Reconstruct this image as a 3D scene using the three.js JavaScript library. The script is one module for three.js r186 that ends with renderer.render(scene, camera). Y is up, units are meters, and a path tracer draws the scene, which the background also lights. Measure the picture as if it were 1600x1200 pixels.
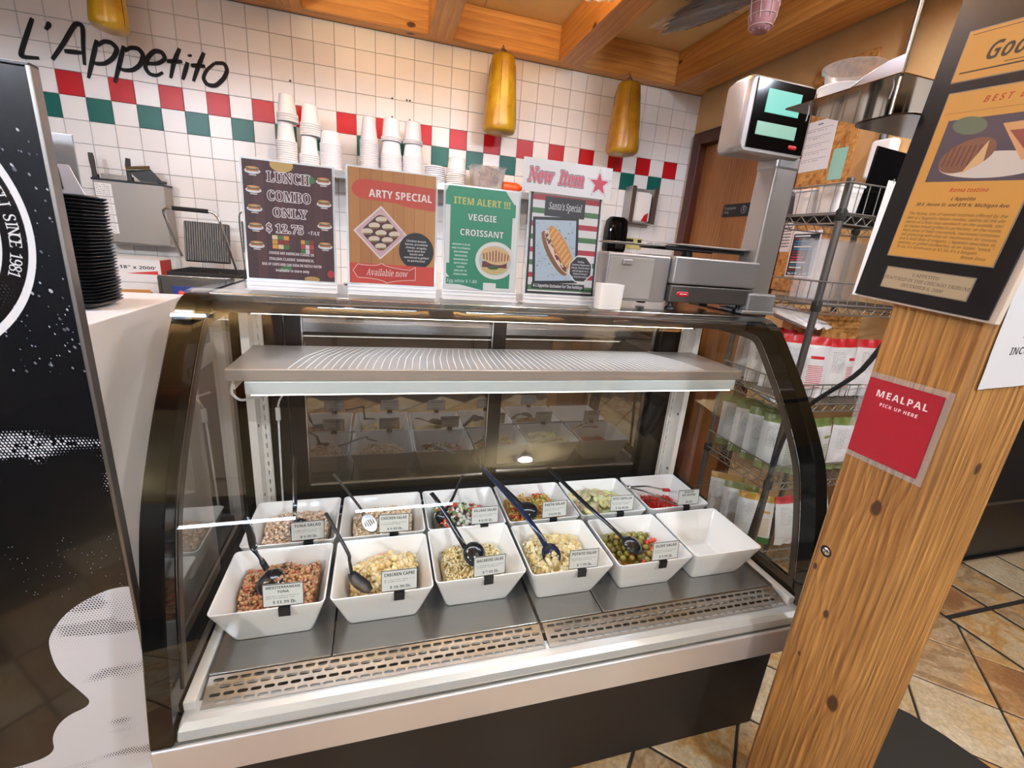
import * as THREE from 'three';
import { RoundedBoxGeometry } from 'three/addons/geometries/RoundedBoxGeometry.js';
import { mergeGeometries, mergeVertices, toCreasedNormals } from 'three/addons/utils/BufferGeometryUtils.js';
import { RectAreaLightUniformsLib } from 'three/addons/lights/RectAreaLightUniformsLib.js';

// ------------------------------------------------------------------ camera, lights, exposure
const scene = new THREE.Scene();
scene.background = new THREE.Color(0x0a0806);
const camera = new THREE.PerspectiveCamera(80.64, 4 / 3, 0.02, 40);
camera.position.set(1.5324, 1.56, 3.097);
camera.rotation.set(-0.29269, -0.29498, 0.08229, 'YXZ');
const renderer = new THREE.WebGLRenderer({ antialias: true });
renderer.toneMapping = THREE.LinearToneMapping;
renderer.toneMappingExposure = 1.45;
renderer.shadowMap.enabled = true;
RectAreaLightUniformsLib.init();
const CEIL_Y = 2.84;
const WARM = 0xe6eeff, WHITE = 0xcbdeff;
// slim panels over the serving area: [x, z, width, depth, power, colour]; each glows and has a light of its size just below it
const FIXTURES = [
  [0.45, 2.0, 0.6, 0.12, 16, WHITE],
  [2.25, 1.3, 0.5, 0.12, 6, WHITE],
  [1.47, 1.3, 0.5, 0.12, 5, WHITE],
];
// warm spotlights added out of view to brighten the beams: [x, y, z, target x, y, z, intensity]
const ADDED_SPOTS = [[0.75, 2.42, 2.1, 1.55, 3.04, 0.3, 4.5], [1.85, 2.42, 2.1, 2.6, 3.02, 0.3, 2]];
// unseen downlights, three added as shop fill, the last for the bright right wall: [x, z, intensity]
const FILL_DOWNLIGHTS = [[-0.7, 4.4, 11], [2.75, 4.4, 8], [3.9, 3.4, 3.5], [3.15, 2.25, 2]];

// ------------------------------------------------------------------ helpers
const PI = Math.PI;
function rng(seed) { let a = seed >>> 0; return () => { a = (a + 0x6D2B79F5) | 0; let t = Math.imul(a ^ (a >>> 15), 1 | a); t = (t + Math.imul(t ^ (t >>> 7), 61 | t)) ^ t; return ((t ^ (t >>> 14)) >>> 0) / 4294967296; }; }
const lerp = (a, b, t) => a + (b - a) * t, clamp = (x, a = 0, b = 1) => Math.min(b, Math.max(a, x));
const sstep = (a, b, x) => { const t = clamp((x - a) / (b - a)); return t * t * (3 - 2 * t); };
function hash2(i, j, s) { let h = Math.imul(i, 374761393) + Math.imul(j, 668265263) + Math.imul(s, 1274126177); h = Math.imul(h ^ (h >>> 13), 1274126177); return ((h ^ (h >>> 16)) >>> 0) / 4294967296; }
function noise(x, y, s = 1, px = 0, py = 0) {
  let i = Math.floor(x), j = Math.floor(y); const u = x - i, v = y - j, a = u * u * (3 - 2 * u), b = v * v * (3 - 2 * v);
  const wx = (k) => px ? ((k % px) + px) % px : k, wy = (k) => py ? ((k % py) + py) % py : k;
  return lerp(lerp(hash2(wx(i), wy(j), s), hash2(wx(i + 1), wy(j), s), a), lerp(hash2(wx(i), wy(j + 1), s), hash2(wx(i + 1), wy(j + 1), s), a), b);
}
function fbm(x, y, s = 1, o = 4, px = 0, py = 0) { let f = 0, a = 0.5; for (let k = 0; k < o; k++) { f += a * noise(x, y, s + k, px, py); x *= 2; y *= 2; px *= 2; py *= 2; a *= 0.5; } return f / (1 - Math.pow(0.5, o)); }
const used = {};
function numbered(n) { const k = used[n] = (used[n] ?? -1) + 1; return k ? `${n}_${String(k).padStart(3, '0')}` : n; }
function prep(g) {
  let q = g.index ? g.toNonIndexed() : g;
  for (const k of Object.keys(q.attributes)) if (!['position', 'normal', 'uv', 'color'].includes(k)) q.deleteAttribute(k);
  if (!q.attributes.normal) q.computeVertexNormals();
  if (!q.attributes.uv) q.setAttribute('uv', new THREE.BufferAttribute(new Float32Array(q.attributes.position.count * 2), 2));
  q.morphAttributes = {}; return q;
}
const join = (a) => Array.isArray(a) ? (a.length === 1 ? prep(a[0]) : mergeGeometries(a.map(prep))) : a;
function mesh(name, geo, mat, parent, label) {
  const m = new THREE.Mesh(join(geo), mat); m.name = parent && parent !== scene ? name : numbered(name);
  m.castShadow = m.receiveShadow = true; if (label) m.userData.label = label;
  (parent || scene).add(m); return m;
}
function tag(o, label, category, group) { o.userData.label = label; o.userData.category = category; if (group) o.userData.group = group; return o; }
function thing(name, label, category, p = [0, 0, 0], turn = 0, group) {
  const o = new THREE.Group(); o.name = numbered(name); o.position.set(...p); o.rotation.y = turn; scene.add(o); return tag(o, label, category, group);
}
function structure(o) { o.userData.kind = 'structure'; return o; }
function stuff(o) { o.userData.kind = 'stuff'; return o; }
function copy(src, name, p, label, group, turn) {
  const c = src.clone(); c.name = numbered(name); c.userData = { ...src.userData }; if (label) c.userData.label = label; if (group) c.userData.group = group;
  c.position.set(...p); if (turn !== undefined) c.rotation.y = turn; scene.add(c); return c;
}
const M4 = new THREE.Matrix4(), Q4 = new THREE.Quaternion(), E4 = new THREE.Euler(), S1 = new THREE.Vector3(1, 1, 1);
function at(g, x = 0, y = 0, z = 0, rx = 0, ry = 0, rz = 0, s) { M4.compose(new THREE.Vector3(x, y, z), Q4.setFromEuler(E4.set(rx, ry, rz)), s ? (typeof s === 'number' ? new THREE.Vector3(s, s, s) : new THREE.Vector3(...s)) : S1); g.applyMatrix4(M4); return g; }
const box = (w, h, d, x, y, z, rx, ry, rz) => at(new THREE.BoxGeometry(w, h, d), x, y, z, rx, ry, rz);
const rbox = (w, h, d, r, x, y, z, rx, ry, rz) => at(new RoundedBoxGeometry(w, h, d, 2, r), x, y, z, rx, ry, rz);
const span = (x0, x1, y0, y1, z0, z1, r) => r ? rbox(x1 - x0, y1 - y0, z1 - z0, r, (x0 + x1) / 2, (y0 + y1) / 2, (z0 + z1) / 2) : box(x1 - x0, y1 - y0, z1 - z0, (x0 + x1) / 2, (y0 + y1) / 2, (z0 + z1) / 2);
const cyl = (r0, r1, h, n, x, y, z, rx, ry, rz) => at(new THREE.CylinderGeometry(r0, r1, h, n), x, y, z, rx, ry, rz);
const V = (p) => new THREE.Vector3(...p);
const tube = (pts, r, seg = 24, n = 8, closed = false) => new THREE.TubeGeometry(new THREE.CatmullRomCurve3(pts.map(V), closed, 'catmullrom', 0.3), seg, r, n, closed);
function rod(a, b, r, n = 6) { const A = V(a), B = V(b), d = B.clone().sub(A), L = d.length(); const g = new THREE.CylinderGeometry(r, r, L, n); const q = new THREE.Quaternion().setFromUnitVectors(new THREE.Vector3(0, 1, 0), d.normalize()); g.applyQuaternion(q); g.translate((A.x + B.x) / 2, (A.y + B.y) / 2, (A.z + B.z) / 2); return g; }
const lathe = (pts, n = 32) => new THREE.LatheGeometry(pts.map((p) => new THREE.Vector2(...p)), n);
// uv in metres: each face projected along its main normal axis, v along the grain axis
function metres(g, grain = 'y', ox = 0, oy = 0) {
  const q = prep(g), P = q.attributes.position, N = q.attributes.normal, U = q.attributes.uv, gi = 'xyz'.indexOf(grain);
  for (let i = 0; i < P.count; i++) {
    const n = [Math.abs(N.getX(i)), Math.abs(N.getY(i)), Math.abs(N.getZ(i))], p = [P.getX(i), P.getY(i), P.getZ(i)];
    const ax = n.indexOf(Math.max(...n)); let a = [0, 1, 2].filter((k) => k !== ax); let vi = a.includes(gi) ? gi : a[1]; let ui = a.find((k) => k !== vi);
    U.setXY(i, p[ui] + ax * 0.37 + ox, p[vi] + oy);
  }
  return q;
}
// skin a list of rings (arrays of [x,y,z], same length) into a surface
function loft(rings, capA = true, capB = true, crease = 0.6) {
  const n = rings[0].length, pos = [], idx = [];
  for (const r of rings) for (const p of r) pos.push(...p);
  for (let i = 0; i < rings.length - 1; i++) for (let k = 0; k < n; k++) { const a = i * n + k, b = i * n + (k + 1) % n; idx.push(a, b, b + n, a, b + n, a + n); }
  const cap = (i, flip) => { const c = [0, 0, 0]; rings[i].forEach((p) => { c[0] += p[0] / n; c[1] += p[1] / n; c[2] += p[2] / n; }); const ci = pos.length / 3; pos.push(...c); for (let k = 0; k < n; k++) { const a = i * n + k, b = i * n + (k + 1) % n; flip ? idx.push(ci, b, a) : idx.push(ci, a, b); } };
  if (capA) cap(0, true); if (capB) cap(rings.length - 1, false);
  const g = new THREE.BufferGeometry(); g.setAttribute('position', new THREE.Float32BufferAttribute(pos, 3)); g.setIndex(idx); g.computeVertexNormals();
  return toCreasedNormals(g, crease);
}
function rrect(a, b, r, n = 4) { const o = []; const c = [[a - r, b - r, 0], [-a + r, b - r, 1], [-a + r, -b + r, 2], [a - r, -b + r, 3]]; for (const [x, y, k] of c) for (let i = 0; i <= n; i++) { const t = (k + i / n) * PI / 2; o.push([x + r * Math.cos(t), y + r * Math.sin(t)]); } return o; }
// sweep a rounded strip (w wide, t thick, per point) along a path
function strip(pts, w, t, seg = 18, up = [0, 1, 0]) {
  const c = new THREE.CatmullRomCurve3(pts.map(V), false, 'catmullrom', 0.4), rings = []; const U = V(up);
  for (let i = 0; i <= seg; i++) { const k = i / seg, p = c.getPoint(k), d = c.getTangent(k); const s = d.clone().cross(U).normalize(), n = s.clone().cross(d).normalize(); const ww = (typeof w === 'function' ? w(k) : w) / 2, tt = (typeof t === 'function' ? t(k) : t) / 2; rings.push(rrect(ww, tt, Math.min(ww, tt) * 0.8, 2).map(([a, b]) => [p.x + s.x * a + n.x * b, p.y + s.y * a + n.y * b, p.z + s.z * a + n.z * b])); }
  return loft(rings);
}
function bevelTile(w, h, t, b = 0.0018) { const s = new THREE.Shape(); const a = w / 2 - b, c = h / 2 - b; s.moveTo(-a, -c); s.lineTo(a, -c); s.lineTo(a, c); s.lineTo(-a, c); s.closePath(); return new THREE.ExtrudeGeometry(s, { depth: t - b, bevelEnabled: true, bevelThickness: b, bevelSize: b, bevelSegments: 1, steps: 1 }); }
function extrude(pts, depth, bevel = 0, holes = [], seg = 1) {
  const s = new THREE.Shape(pts.map((p) => new THREE.Vector2(...p))); for (const h of holes) s.holes.push(new THREE.Path(h.map((p) => new THREE.Vector2(...p))));
  return new THREE.ExtrudeGeometry(s, { depth, bevelEnabled: bevel > 0, bevelThickness: bevel, bevelSize: bevel, bevelSegments: seg, curveSegments: 8 });
}
// ------------------------------------------------------------------ textures
function canvas(w, h, draw) { const c = document.createElement('canvas'); c.width = w; c.height = h; const x = c.getContext('2d'); draw(x, w, h); return c; }
function print(w, h, draw) { const t = new THREE.CanvasTexture(canvas(w, h, draw)); t.colorSpace = THREE.SRGBColorSpace; t.anisotropy = 8; return t; }
function data(w, h, fn, srgb = true) {
  const d = new Uint8Array(w * h * 4); for (let j = 0; j < h; j++) for (let i = 0; i < w; i++) { const c = fn(i / w, j / h), k = (j * w + i) * 4; d[k] = clamp(c[0], 0, 255); d[k + 1] = clamp(c[1], 0, 255); d[k + 2] = clamp(c[2], 0, 255); d[k + 3] = 255; }
  const t = new THREE.DataTexture(d, w, h); t.magFilter = THREE.LinearFilter; t.minFilter = THREE.LinearMipmapLinearFilter; t.generateMipmaps = true; t.wrapS = t.wrapT = THREE.RepeatWrapping; if (srgb) t.colorSpace = THREE.SRGBColorSpace; t.needsUpdate = true; return t;
}
const mix3 = (a, b, t) => [lerp(a[0], b[0], t), lerp(a[1], b[1], t), lerp(a[2], b[2], t)];
const rep = (t, wm, hm) => { t.repeat.set(1 / wm, 1 / hm); return t; };
// sawn timber: rings stretched along v, knots bend them. wm x hm metres
function timber(W, H, wm, hm, light, dark, seed, freq, knots = [], str = 0.5, fineK = 0.5, knotK = 1.15, warp = 1) {
  const f = (u, v) => {
    let x = u * wm, y = v * hm, kd = 0;
    for (const [kx, ky, r] of knots) { const dx = x - kx, dy = y - ky, d = Math.sqrt(dx * dx * 1.3 + dy * dy * 0.45); x += dx * 0.8 * Math.exp(-d * d / (r * r * 7)); kd = Math.max(kd, 1 - sstep(r * 0.5, r * 1.25, d * (0.9 + 0.25 * noise(dx * 90, dy * 90, 5)))); }
    const w = fbm(u * 3, v * 2, seed, 3, 3, 2) * 0.10 * warp + warp * fbm(u * 8, v * 4, seed + 9, 2, 8, 4) * 0.012;
    const r = ((x + w) * freq) % 1, ring = Math.pow(Math.abs(r), 1.6);
    const fine = fbm(u * wm * 260, v * hm * 9, seed + 21, 2, 0, Math.round(hm * 9));
    const big = fbm(u * 4, v * 3, seed + 33, 3, 4, 3);
    let t = clamp(ring * str + (fine - 0.5) * fineK + (big - 0.45) * 0.6 + 0.25); t = Math.max(t, kd * knotK);
    return [t, ring * 0.6 + fine * 0.4, kd];
  };
  const map = data(W, H, (u, v) => { const [t, , k] = f(u, v); let c = mix3(light, dark, Math.min(t, 1)); if (k > 0.6) c = mix3(c, [50, 28, 14], (k - 0.6) * 1.6); return c; });
  const bump = data(W >> 1, H >> 1, (u, v) => { const b = f(u, v)[1] * 255; return [255 - b, 255 - b, 255 - b]; }, false);
  return [rep(map, wm, hm), rep(bump, wm, hm)];
}
const MAT = {};
const std = (color, roughness = 0.5, metalness = 0, extra = {}) => new THREE.MeshStandardMaterial({ color, roughness, metalness, ...extra });
const phys = (color, roughness, extra = {}) => new THREE.MeshPhysicalMaterial({ color, roughness, ...extra });
const pane = (color = 0xffffff, roughness = 0.0) => phys(color, roughness, { transmission: 1, thickness: 0, ior: 1.5, side: THREE.DoubleSide });
{
  const [m1, b1] = timber(512, 1024, 0.6, 2.4, [226, 168, 90], [168, 104, 46], 3, 26, [[0.13, 0.7, 0.016], [0.42, 1.7, 0.02], [0.3, 0.25, 0.012]], 0.35);
  MAT.beam = std(0xffffff, 0.42, 0, { map: m1, bumpMap: b1, bumpScale: 0.0006 });
  const [m2, b2] = timber(1024, 2048, 0.83, 2.4, [198, 148, 80], [122, 80, 38], 17, 55, [[0.106, 1.07, 0.017], [0.158, 0.56, 0.02], [0.08, 0.755, 0.01], [0.05, 0.6, 0.006], [0.02, 0.85, 0.008], [0.3, 1.2, 0.012]], 0.42, 0.95, 0.95, 0.3);
  MAT.post = std(0xffffff, 0.62, 0, { map: m2, bumpMap: b2, bumpScale: 0.0022 });
  const [m3, b3] = timber(512, 1024, 0.5, 2.2, [178, 124, 70], [108, 66, 32], 41, 60, [], 0.55);
  MAT.door = std(0xffffff, 0.4, 0, { map: m3, bumpMap: b3, bumpScale: 0.0004 });
  MAT.plaster = std(0xffffff, 0.8, 0, { map: rep(data(512, 512, (u, v) => { const t = fbm(u * 4, v * 4, 51, 5, 4, 4), s = fbm(u * 16, v * 16, 57, 3, 16, 16); return mix3([218, 182, 126], [180, 136, 82], clamp(t * 1.5 - 0.35 + (s - 0.5) * 0.3)); }), 2.2, 2.2), bumpMap: rep(data(256, 256, (u, v) => { const t = fbm(u * 20, v * 20, 61, 4, 20, 20) * 255; return [t, t, t]; }, false), 0.6, 0.6), bumpScale: 0.0012 });
  MAT.ceilingBoard = std(0xffffff, 0.75, 0, { map: rep(data(256, 256, (u, v) => mix3([240, 214, 158], [222, 186, 120], fbm(u * 4, v * 4, 71, 5, 4, 4))), 1.5, 1.5) });
  MAT.osb = std(0xffffff, 0.7, 0, { map: rep(data(512, 512, (u, v) => { const a = Math.floor(noise(u * 9, v * 9, 5, 9, 9) * 5) * 0.6; const x = u * Math.cos(a) - v * Math.sin(a), y = u * Math.sin(a) + v * Math.cos(a); const c = noise(x * 60, y * 14, 81), e = noise(u * 26, v * 26, 88, 26, 26); return mix3([206, 150, 80], [142, 88, 36], clamp(c * 0.7 + (e > 0.62 ? 0.4 : 0) - 0.05)); }), 0.5, 0.5) });
  const slate = (sd, a, b, c) => data(256, 256, (u, v) => { const w = fbm(u * 3, v * 3, sd, 4, 3, 3), x = fbm(u * 4 + w * 3, v * 10 + w * 4, sd + 7, 4); const s = fbm(u * 40, v * 40, sd + 3, 3, 40, 40); let q = mix3(a, b, sstep(0.3, 0.7, x)); q = mix3(q, c, sstep(0.52, 0.72, w)); return q.map((k) => k * (0.86 + s * 0.28)); });
  const slateBump = data(256, 256, (u, v) => { const t = fbm(u * 6, v * 6, 99, 5, 6, 6) * 255; return [t, t, t]; }, false);
  MAT.slate = [slate(101, [190, 174, 146], [176, 150, 110], [166, 122, 74]), slate(131, [196, 182, 156], [184, 164, 132], [186, 162, 122]), slate(151, [176, 148, 110], [158, 116, 72], [144, 102, 66]), slate(171, [190, 172, 140], [180, 136, 78], [196, 176, 144]), slate(191, [182, 160, 128], [150, 120, 86], [186, 146, 92])].map((m) => std(0xffffff, 0.5, 0, { map: m, bumpMap: slateBump, bumpScale: 0.003 }));
  MAT.grout = std(0x2a2622, 0.9);
  const brush = data(256, 256, (u, v) => { const t = 150 + 90 * fbm(u * 3, v * 120, 111, 3, 3, 120); return [t, t, t]; }, false);
  MAT.steel = std(0xb9b6b2, 0.3, 1, { roughnessMap: rep(brush, 0.4, 0.4) });
  MAT.shelfSteel = std(0xc2b6ac, 0.3, 0.5);
  MAT.boxGrey = std(0x98948f, 0.4, 0.35);
  MAT.railSteel = std(0xd8d6d4, 0.33, 0.6);
  MAT.steelSmooth = std(0xc9c6c2, 0.18, 1);
  MAT.steelDull = std(0x9b9894, 0.42, 1);
  MAT.deck = std(0xa9aaaa, 0.3, 1, { roughnessMap: rep(brush, 0.5, 0.3) });
  MAT.chrome = std(0xd6d4d0, 0.1, 1);
  MAT.alu = std(0xd4d6d6, 0.38, 0.6);
  MAT.greyPaint = std(0x9c9892, 0.4, 0.3);
  MAT.scaleGrey = std(0x9a9692, 0.36, 0.55);
  MAT.scaleDark = std(0x5b5753, 0.4, 0.55);
  MAT.scaleLight = std(0xa2a2a2, 0.32, 0.6);
  MAT.blackGloss = phys(0x060607, 0.09, { specularIntensity: 0.35 });
  MAT.black = std(0x101010, 0.35);
  MAT.blackMatte = std(0x131313, 0.75);
  MAT.blackPlastic = std(0x17171a, 0.28);
  MAT.blackSpoon = phys(0x1a1b1e, 0.16, { clearcoat: 0.5 });
  MAT.bronze = std(0x4d443c, 0.35, 0.5);
  MAT.rubber = std(0x1d1c1b, 0.85);
  MAT.white = std(0xe9e4dd, 0.5);
  MAT.whiteSteel = std(0xeee6da, 0.4);
  MAT.melamine = phys(0xf0ede8, 0.16, { clearcoat: 0.3, clearcoatRoughness: 0.08 });
  MAT.foam = std(0xf4f2ee, 0.55);
  MAT.paper = std(0xe8e4dd, 0.75);
  MAT.cardboard = std(0xa8743c, 0.8);
  MAT.clear = phys(0xeeebe8, 0.18, { transmission: 0.82, thickness: 0, ior: 1.45, side: THREE.DoubleSide });
  MAT.frosted = phys(0xffffff, 0.4, { transmission: 0.25, thickness: 0, ior: 1.45, side: THREE.DoubleSide });
  MAT.clearCup = phys(0xffffff, 0.28, { transmission: 0.5, thickness: 0, ior: 1.4, side: THREE.DoubleSide });
  MAT.film = phys(0xffffff, 0.14, { transmission: 0.88, thickness: 0, ior: 1.45, side: THREE.DoubleSide });
  MAT.glass = pane(0xfbfdfb);
  MAT.endGlass = phys(0xe4e2dc, 0, { transmission: 1, thickness: 0, ior: 2.3, side: THREE.DoubleSide });
  MAT.rearGlass = phys(0x9a928a, 0, { transmission: 1, thickness: 0, ior: 2.5, side: THREE.DoubleSide });
  MAT.cabinetSteel = std(0xebe6df, 0.5, 0.35);
  MAT.acrylic = pane(0xffffff, 0.02);
  MAT.tileWhite = [[0xeae7e2], [0xe6e2dc], [0xecebe7], [0xe8e4df]].map(([c]) => phys(c, 0.34, { clearcoat: 0.12, clearcoatRoughness: 0.25 }));
  MAT.tileRed = phys(0xb60a13, 0.32, { specularIntensity: 0.6 });
  MAT.tileGreen = phys(0x045c52, 0.32, { specularIntensity: 0.6 });
  MAT.groutLight = std(0x9a9186, 0.9);
  MAT.roomWall = std(0x5d554c, 0.8);
  MAT.red = std(0xb4121c, 0.35);
}
// ------------------------------------------------------------------ the room
{
  const R = rng(7);
  // floor: dark grout bed with loose-cut slate tiles, set diagonally, straight beyond a border line
  const floor = structure(mesh('floor', span(-1.4, 6.3, -0.14, -0.006, -0.2, 5.8), MAT.grout, scene));
  const cellGeo = [0, 1, 2, 3].map((i) => { const g = bevelTile(0.288, 0.288, 0.012, 0.003); g.rotateX(-PI / 2); const U = g.attributes.uv; for (let k = 0; k < U.count; k++) U.setXY(k, (U.getX(k) + 0.16) / 0.34 + i * 0.29, (U.getY(k) + 0.16) / 0.34 + i * 0.41); return g; });
  const place = (X, Z, rot, geo) => { const m = mesh('tile', geo || cellGeo[Math.floor(R() * 4)], MAT.slate[Math.floor(R() * 5)], floor); m.position.set(X, -0.0135 + R() * 0.0015, Z); m.rotation.set((R() - 0.5) * 0.004, rot, (R() - 0.5) * 0.004); };
  const P = 0.4212;
  for (let k = -14; k < 12; k++) for (let m = -14; m < 14; m++) {
    const s = 6.209 + P * (k + 0.5), d = -1.883 + P * (m + 0.5), X = (s - d) / 2, Z = (s + d) / 2;
    if (Z < 1.3 || Z > 4.4 || X < 0.2 || X > 4.18 + 0.2) continue;
    if (X < 4.18 - 0.21) { place(X, Z, PI / 4 + Math.floor(R() * 4) * PI / 2); continue; }
    const h = 0.288 / Math.SQRT2, lim = 4.178 - X; let poly = [[-h, 0], [0, -h], [h, 0], [0, h]], o = [];
    for (let i = 0; i < 4; i++) { const a = poly[i], b = poly[(i + 1) % 4], ia = a[0] <= lim, ib = b[0] <= lim; if (ia) o.push(a); if (ia !== ib) { const t = (lim - a[0]) / (b[0] - a[0]); o.push([lim, lerp(a[1], b[1], t)]); } }
    if (o.length < 3 || lim < -h + 0.03) continue;
    const g = extrude(o.map(([x, y]) => [x * 0.985, -y * 0.985]), 0.009, 0.003); g.rotateX(-PI / 2); const U = g.attributes.uv; for (let q = 0; q < U.count; q++) U.setXY(q, U.getX(q) * 3 + 0.4, U.getY(q) * 3 + 0.2);
    place(X, Z, 0, g);
  }
  for (let i = 0; i < 6; i++) for (let j = -1; j < 7; j++) place(4.185 + 0.313 * (i + 0.5) + 0.006, 1.977 + 0.313 * (j + 0.5), Math.floor(R() * 4) * PI / 2);
  // back wall with square glazed tiles
  const wall = structure(mesh('wall_back', [span(-1.4, 3.78, -0.14, 2.96, -0.13, -0.005)], MAT.groutLight, scene));
  const T = 0.108, top = 2.2202, cols = [], camP = camera.position; camera.updateMatrixWorld(); camera.updateProjectionMatrix();
  for (let c = -12; c < 34; c++) for (let r = -4; r < 15; r++) {
    const p = new THREE.Vector3((c + 0.5) * T, top - (r + 0.5) * T, 0), d = p.distanceTo(camP), q = p.clone().project(camera);
    const seen = Math.abs(q.x) < 1.04 && Math.abs(q.y) < 1.04 && r < 9, colour = r === 0 && c % 2 === 0 && c > -3 ? 1 : r === 1 && Math.abs(c % 2) === 1 && c < 33 && c > -3 ? 2 : 0;
    cols.push({ c, r, p, colour, score: (seen ? 10 : 0) + (colour ? 5 : 0) + 1 / (d * d) });
  }
  cols.sort((a, b) => b.score - a.score);
  const tg = bevelTile(T - 0.0022, T - 0.0022, 0.006, 0.0012); tg.translate(0, 0, -0.006);
  const rest = [];
  cols.forEach((t, i) => {
    const rx = (R() - 0.5) * 0.006, ry = (R() - 0.5) * 0.006;
    if (i < 299) { const m = mesh('tile', tg, t.colour === 1 ? MAT.tileRed : t.colour === 2 ? MAT.tileGreen : MAT.tileWhite[Math.floor(R() * 4)], wall); m.position.copy(t.p); m.rotation.set(rx, ry, 0); } else rest.push(at(tg.clone(), t.p.x, t.p.y, t.p.z, rx, ry));
  });
  stuff(mesh('tile', rest, MAT.tileWhite[0], wall));
  // painted script lettering on the tiles
  const word = thing('wall_lettering', "black hand painted script reading L'Appetito on the white tiles", 'lettering', [0, 0, 0.003]);
  const L = { l: [[[-0.048, 2.418], [-0.076, 2.358], [-0.117, 2.267], [-0.113, 2.25], [-0.051, 2.254]]], apostrophe: [[[0.005, 2.409], [0.013, 2.403], [-0.004, 2.38]]], a: [[[0.001, 2.257], [0.058, 2.335], [0.118, 2.422], [0.146, 2.417], [0.137, 2.338], [0.129, 2.255]], [[0.056, 2.302], [0.13, 2.307]]], p1: [[[0.197, 2.373], [0.136, 2.199]], [[0.196, 2.35], [0.226, 2.371], [0.256, 2.371], [0.275, 2.348], [0.256, 2.309], [0.217, 2.277], [0.177, 2.27], [0.166, 2.281]]], p2: [[[0.307, 2.367], [0.246, 2.197]], [[0.307, 2.346], [0.337, 2.364], [0.368, 2.364], [0.384, 2.339], [0.366, 2.296], [0.331, 2.267], [0.29, 2.26], [0.269, 2.272]]], e: [[[0.396, 2.306], [0.446, 2.315], [0.478, 2.341], [0.468, 2.366], [0.437, 2.366], [0.405, 2.334], [0.388, 2.289], [0.403, 2.262], [0.434, 2.26], [0.463, 2.277]]], t1: [[[0.55, 2.398], [0.518, 2.332], [0.494, 2.256]], [[0.486, 2.331], [0.555, 2.341]]], i: [[[0.58, 2.342], [0.548, 2.258]], [[0.591, 2.379], [0.594, 2.368]]], t2: [[[0.658, 2.398], [0.625, 2.328], [0.596, 2.258]], [[0.593, 2.33], [0.658, 2.337]]], o: [[[0.704, 2.359], [0.746, 2.363], [0.758, 2.335], [0.74, 2.296], [0.699, 2.256], [0.661, 2.254], [0.645, 2.281], [0.664, 2.32], [0.704, 2.359]]] };
  for (const k of Object.keys(L)) for (const part of (k === 'i' ? L[k].map((q) => [q]) : [L[k]])) mesh(k === 'i' && part[0][0][1] > 2.36 ? 'letter_dot' : 'letter', part.map((s) => strip(s.map(([x, y]) => [x, y, 0]), (t) => 0.012 + 0.009 * Math.sin(PI * (0.15 + 0.8 * t)), 0.0016, s.length * 5, [0, 0, 1])), MAT.blackMatte, word);
  const holes = [[1.063, 2.335], [1.067, 2.262], [1.604, 2.332], [1.687, 2.335], [1.705, 2.335], [1.604, 2.235], [1.705, 2.232]];
  // drilled screw holes with dark plugs
  holes.forEach(([x, y], i) => { const s = mesh('wall_plug', lathe([[0, 0.002], [0.004, 0.002], [0.0055, 0.001], [0.0055, 0]], 10).rotateX(PI / 2), MAT.black, scene); s.position.set(x, y, 0.0005); tag(s, 'small dark plug in a drilled hole in the white wall tiles above the cups', 'wall plug', 'dark plugs in the drilled wall tiles'); });

  // other walls
  structure(mesh('wall_left', [span(-1.5, -1.3, -0.14, 2.96, -0.13, 5.8)], MAT.roomWall, scene));
  structure(mesh('wall_front', [metres(span(-1.5, 6.4, -0.14, 2.96, 5.7, 5.85))], MAT.roomWall, scene));
  structure(mesh('wall_far_right', [metres(span(6.2, 6.35, -0.14, 2.96, 1, 5.8))], MAT.roomWall, scene));
  structure(mesh('wall_recess', [metres(span(3.78, 6.35, -0.14, 2.96, 0.95, 1.08))], MAT.plaster, scene));
  structure(mesh('wall_right', [metres(span(3.66, 3.78, -0.14, 2.96, -0.13, 0.05)), metres(span(3.66, 3.78, 2.36, 2.96, 0.05, 0.96)), metres(span(3.66, 3.78, -0.14, 2.96, 0.96, 1.66))], MAT.plaster, scene));
  const door = structure(thing('door_1', '', ''));
  delete door.userData.label; delete door.userData.category;
  mesh('door_leaf', metres(span(3.695, 3.735, 0, 2.33, 0.1, 0.92, 0.004)), MAT.door, door);
  mesh('door_frame', [metres(span(3.635, 3.70, 0, 2.41, 0.035, 0.115, 0.006)), metres(span(3.635, 3.70, 0, 2.41, 0.905, 0.985, 0.006)), metres(span(3.635, 3.70, 2.33, 2.41, 0.115, 0.905, 0.006), 'z')], std(0x8a5a38, 0.45, 0, { map: MAT.door.map }), door);
  // ceiling: boards, a ledger on the wall and rafters running towards the shop
  const ceil = structure(mesh('ceiling', metres(span(-1.4, 6.3, CEIL_Y, CEIL_Y + 0.1, -0.13, 5.8)), MAT.ceilingBoard, scene));
  mesh('ledger_beam', [metres(span(-1.3, 3.65, 2.652, CEIL_Y - 0.001, 0.004, 0.088, 0.006), 'x')], MAT.beam, ceil);
  for (const [x0, x1] of [[-0.55, -0.415], [0.24, 0.375], [1.015, 1.15], [1.795, 1.93], [2.57, 2.715], [3.385, 3.6]]) mesh('rafter', metres(span(x0, x1, 2.645, CEIL_Y - 0.001, 0.09, 2.9, 0.006), 'z', x0 * 1.7, x0 * 2.3), MAT.beam, ceil);
  mesh('cross_beam', metres(span(-1.3, 3.9, 2.6, CEIL_Y - 0.001, 2.905, 3.05, 0.006), 'x', 0.2), MAT.beam, ceil);
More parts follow.
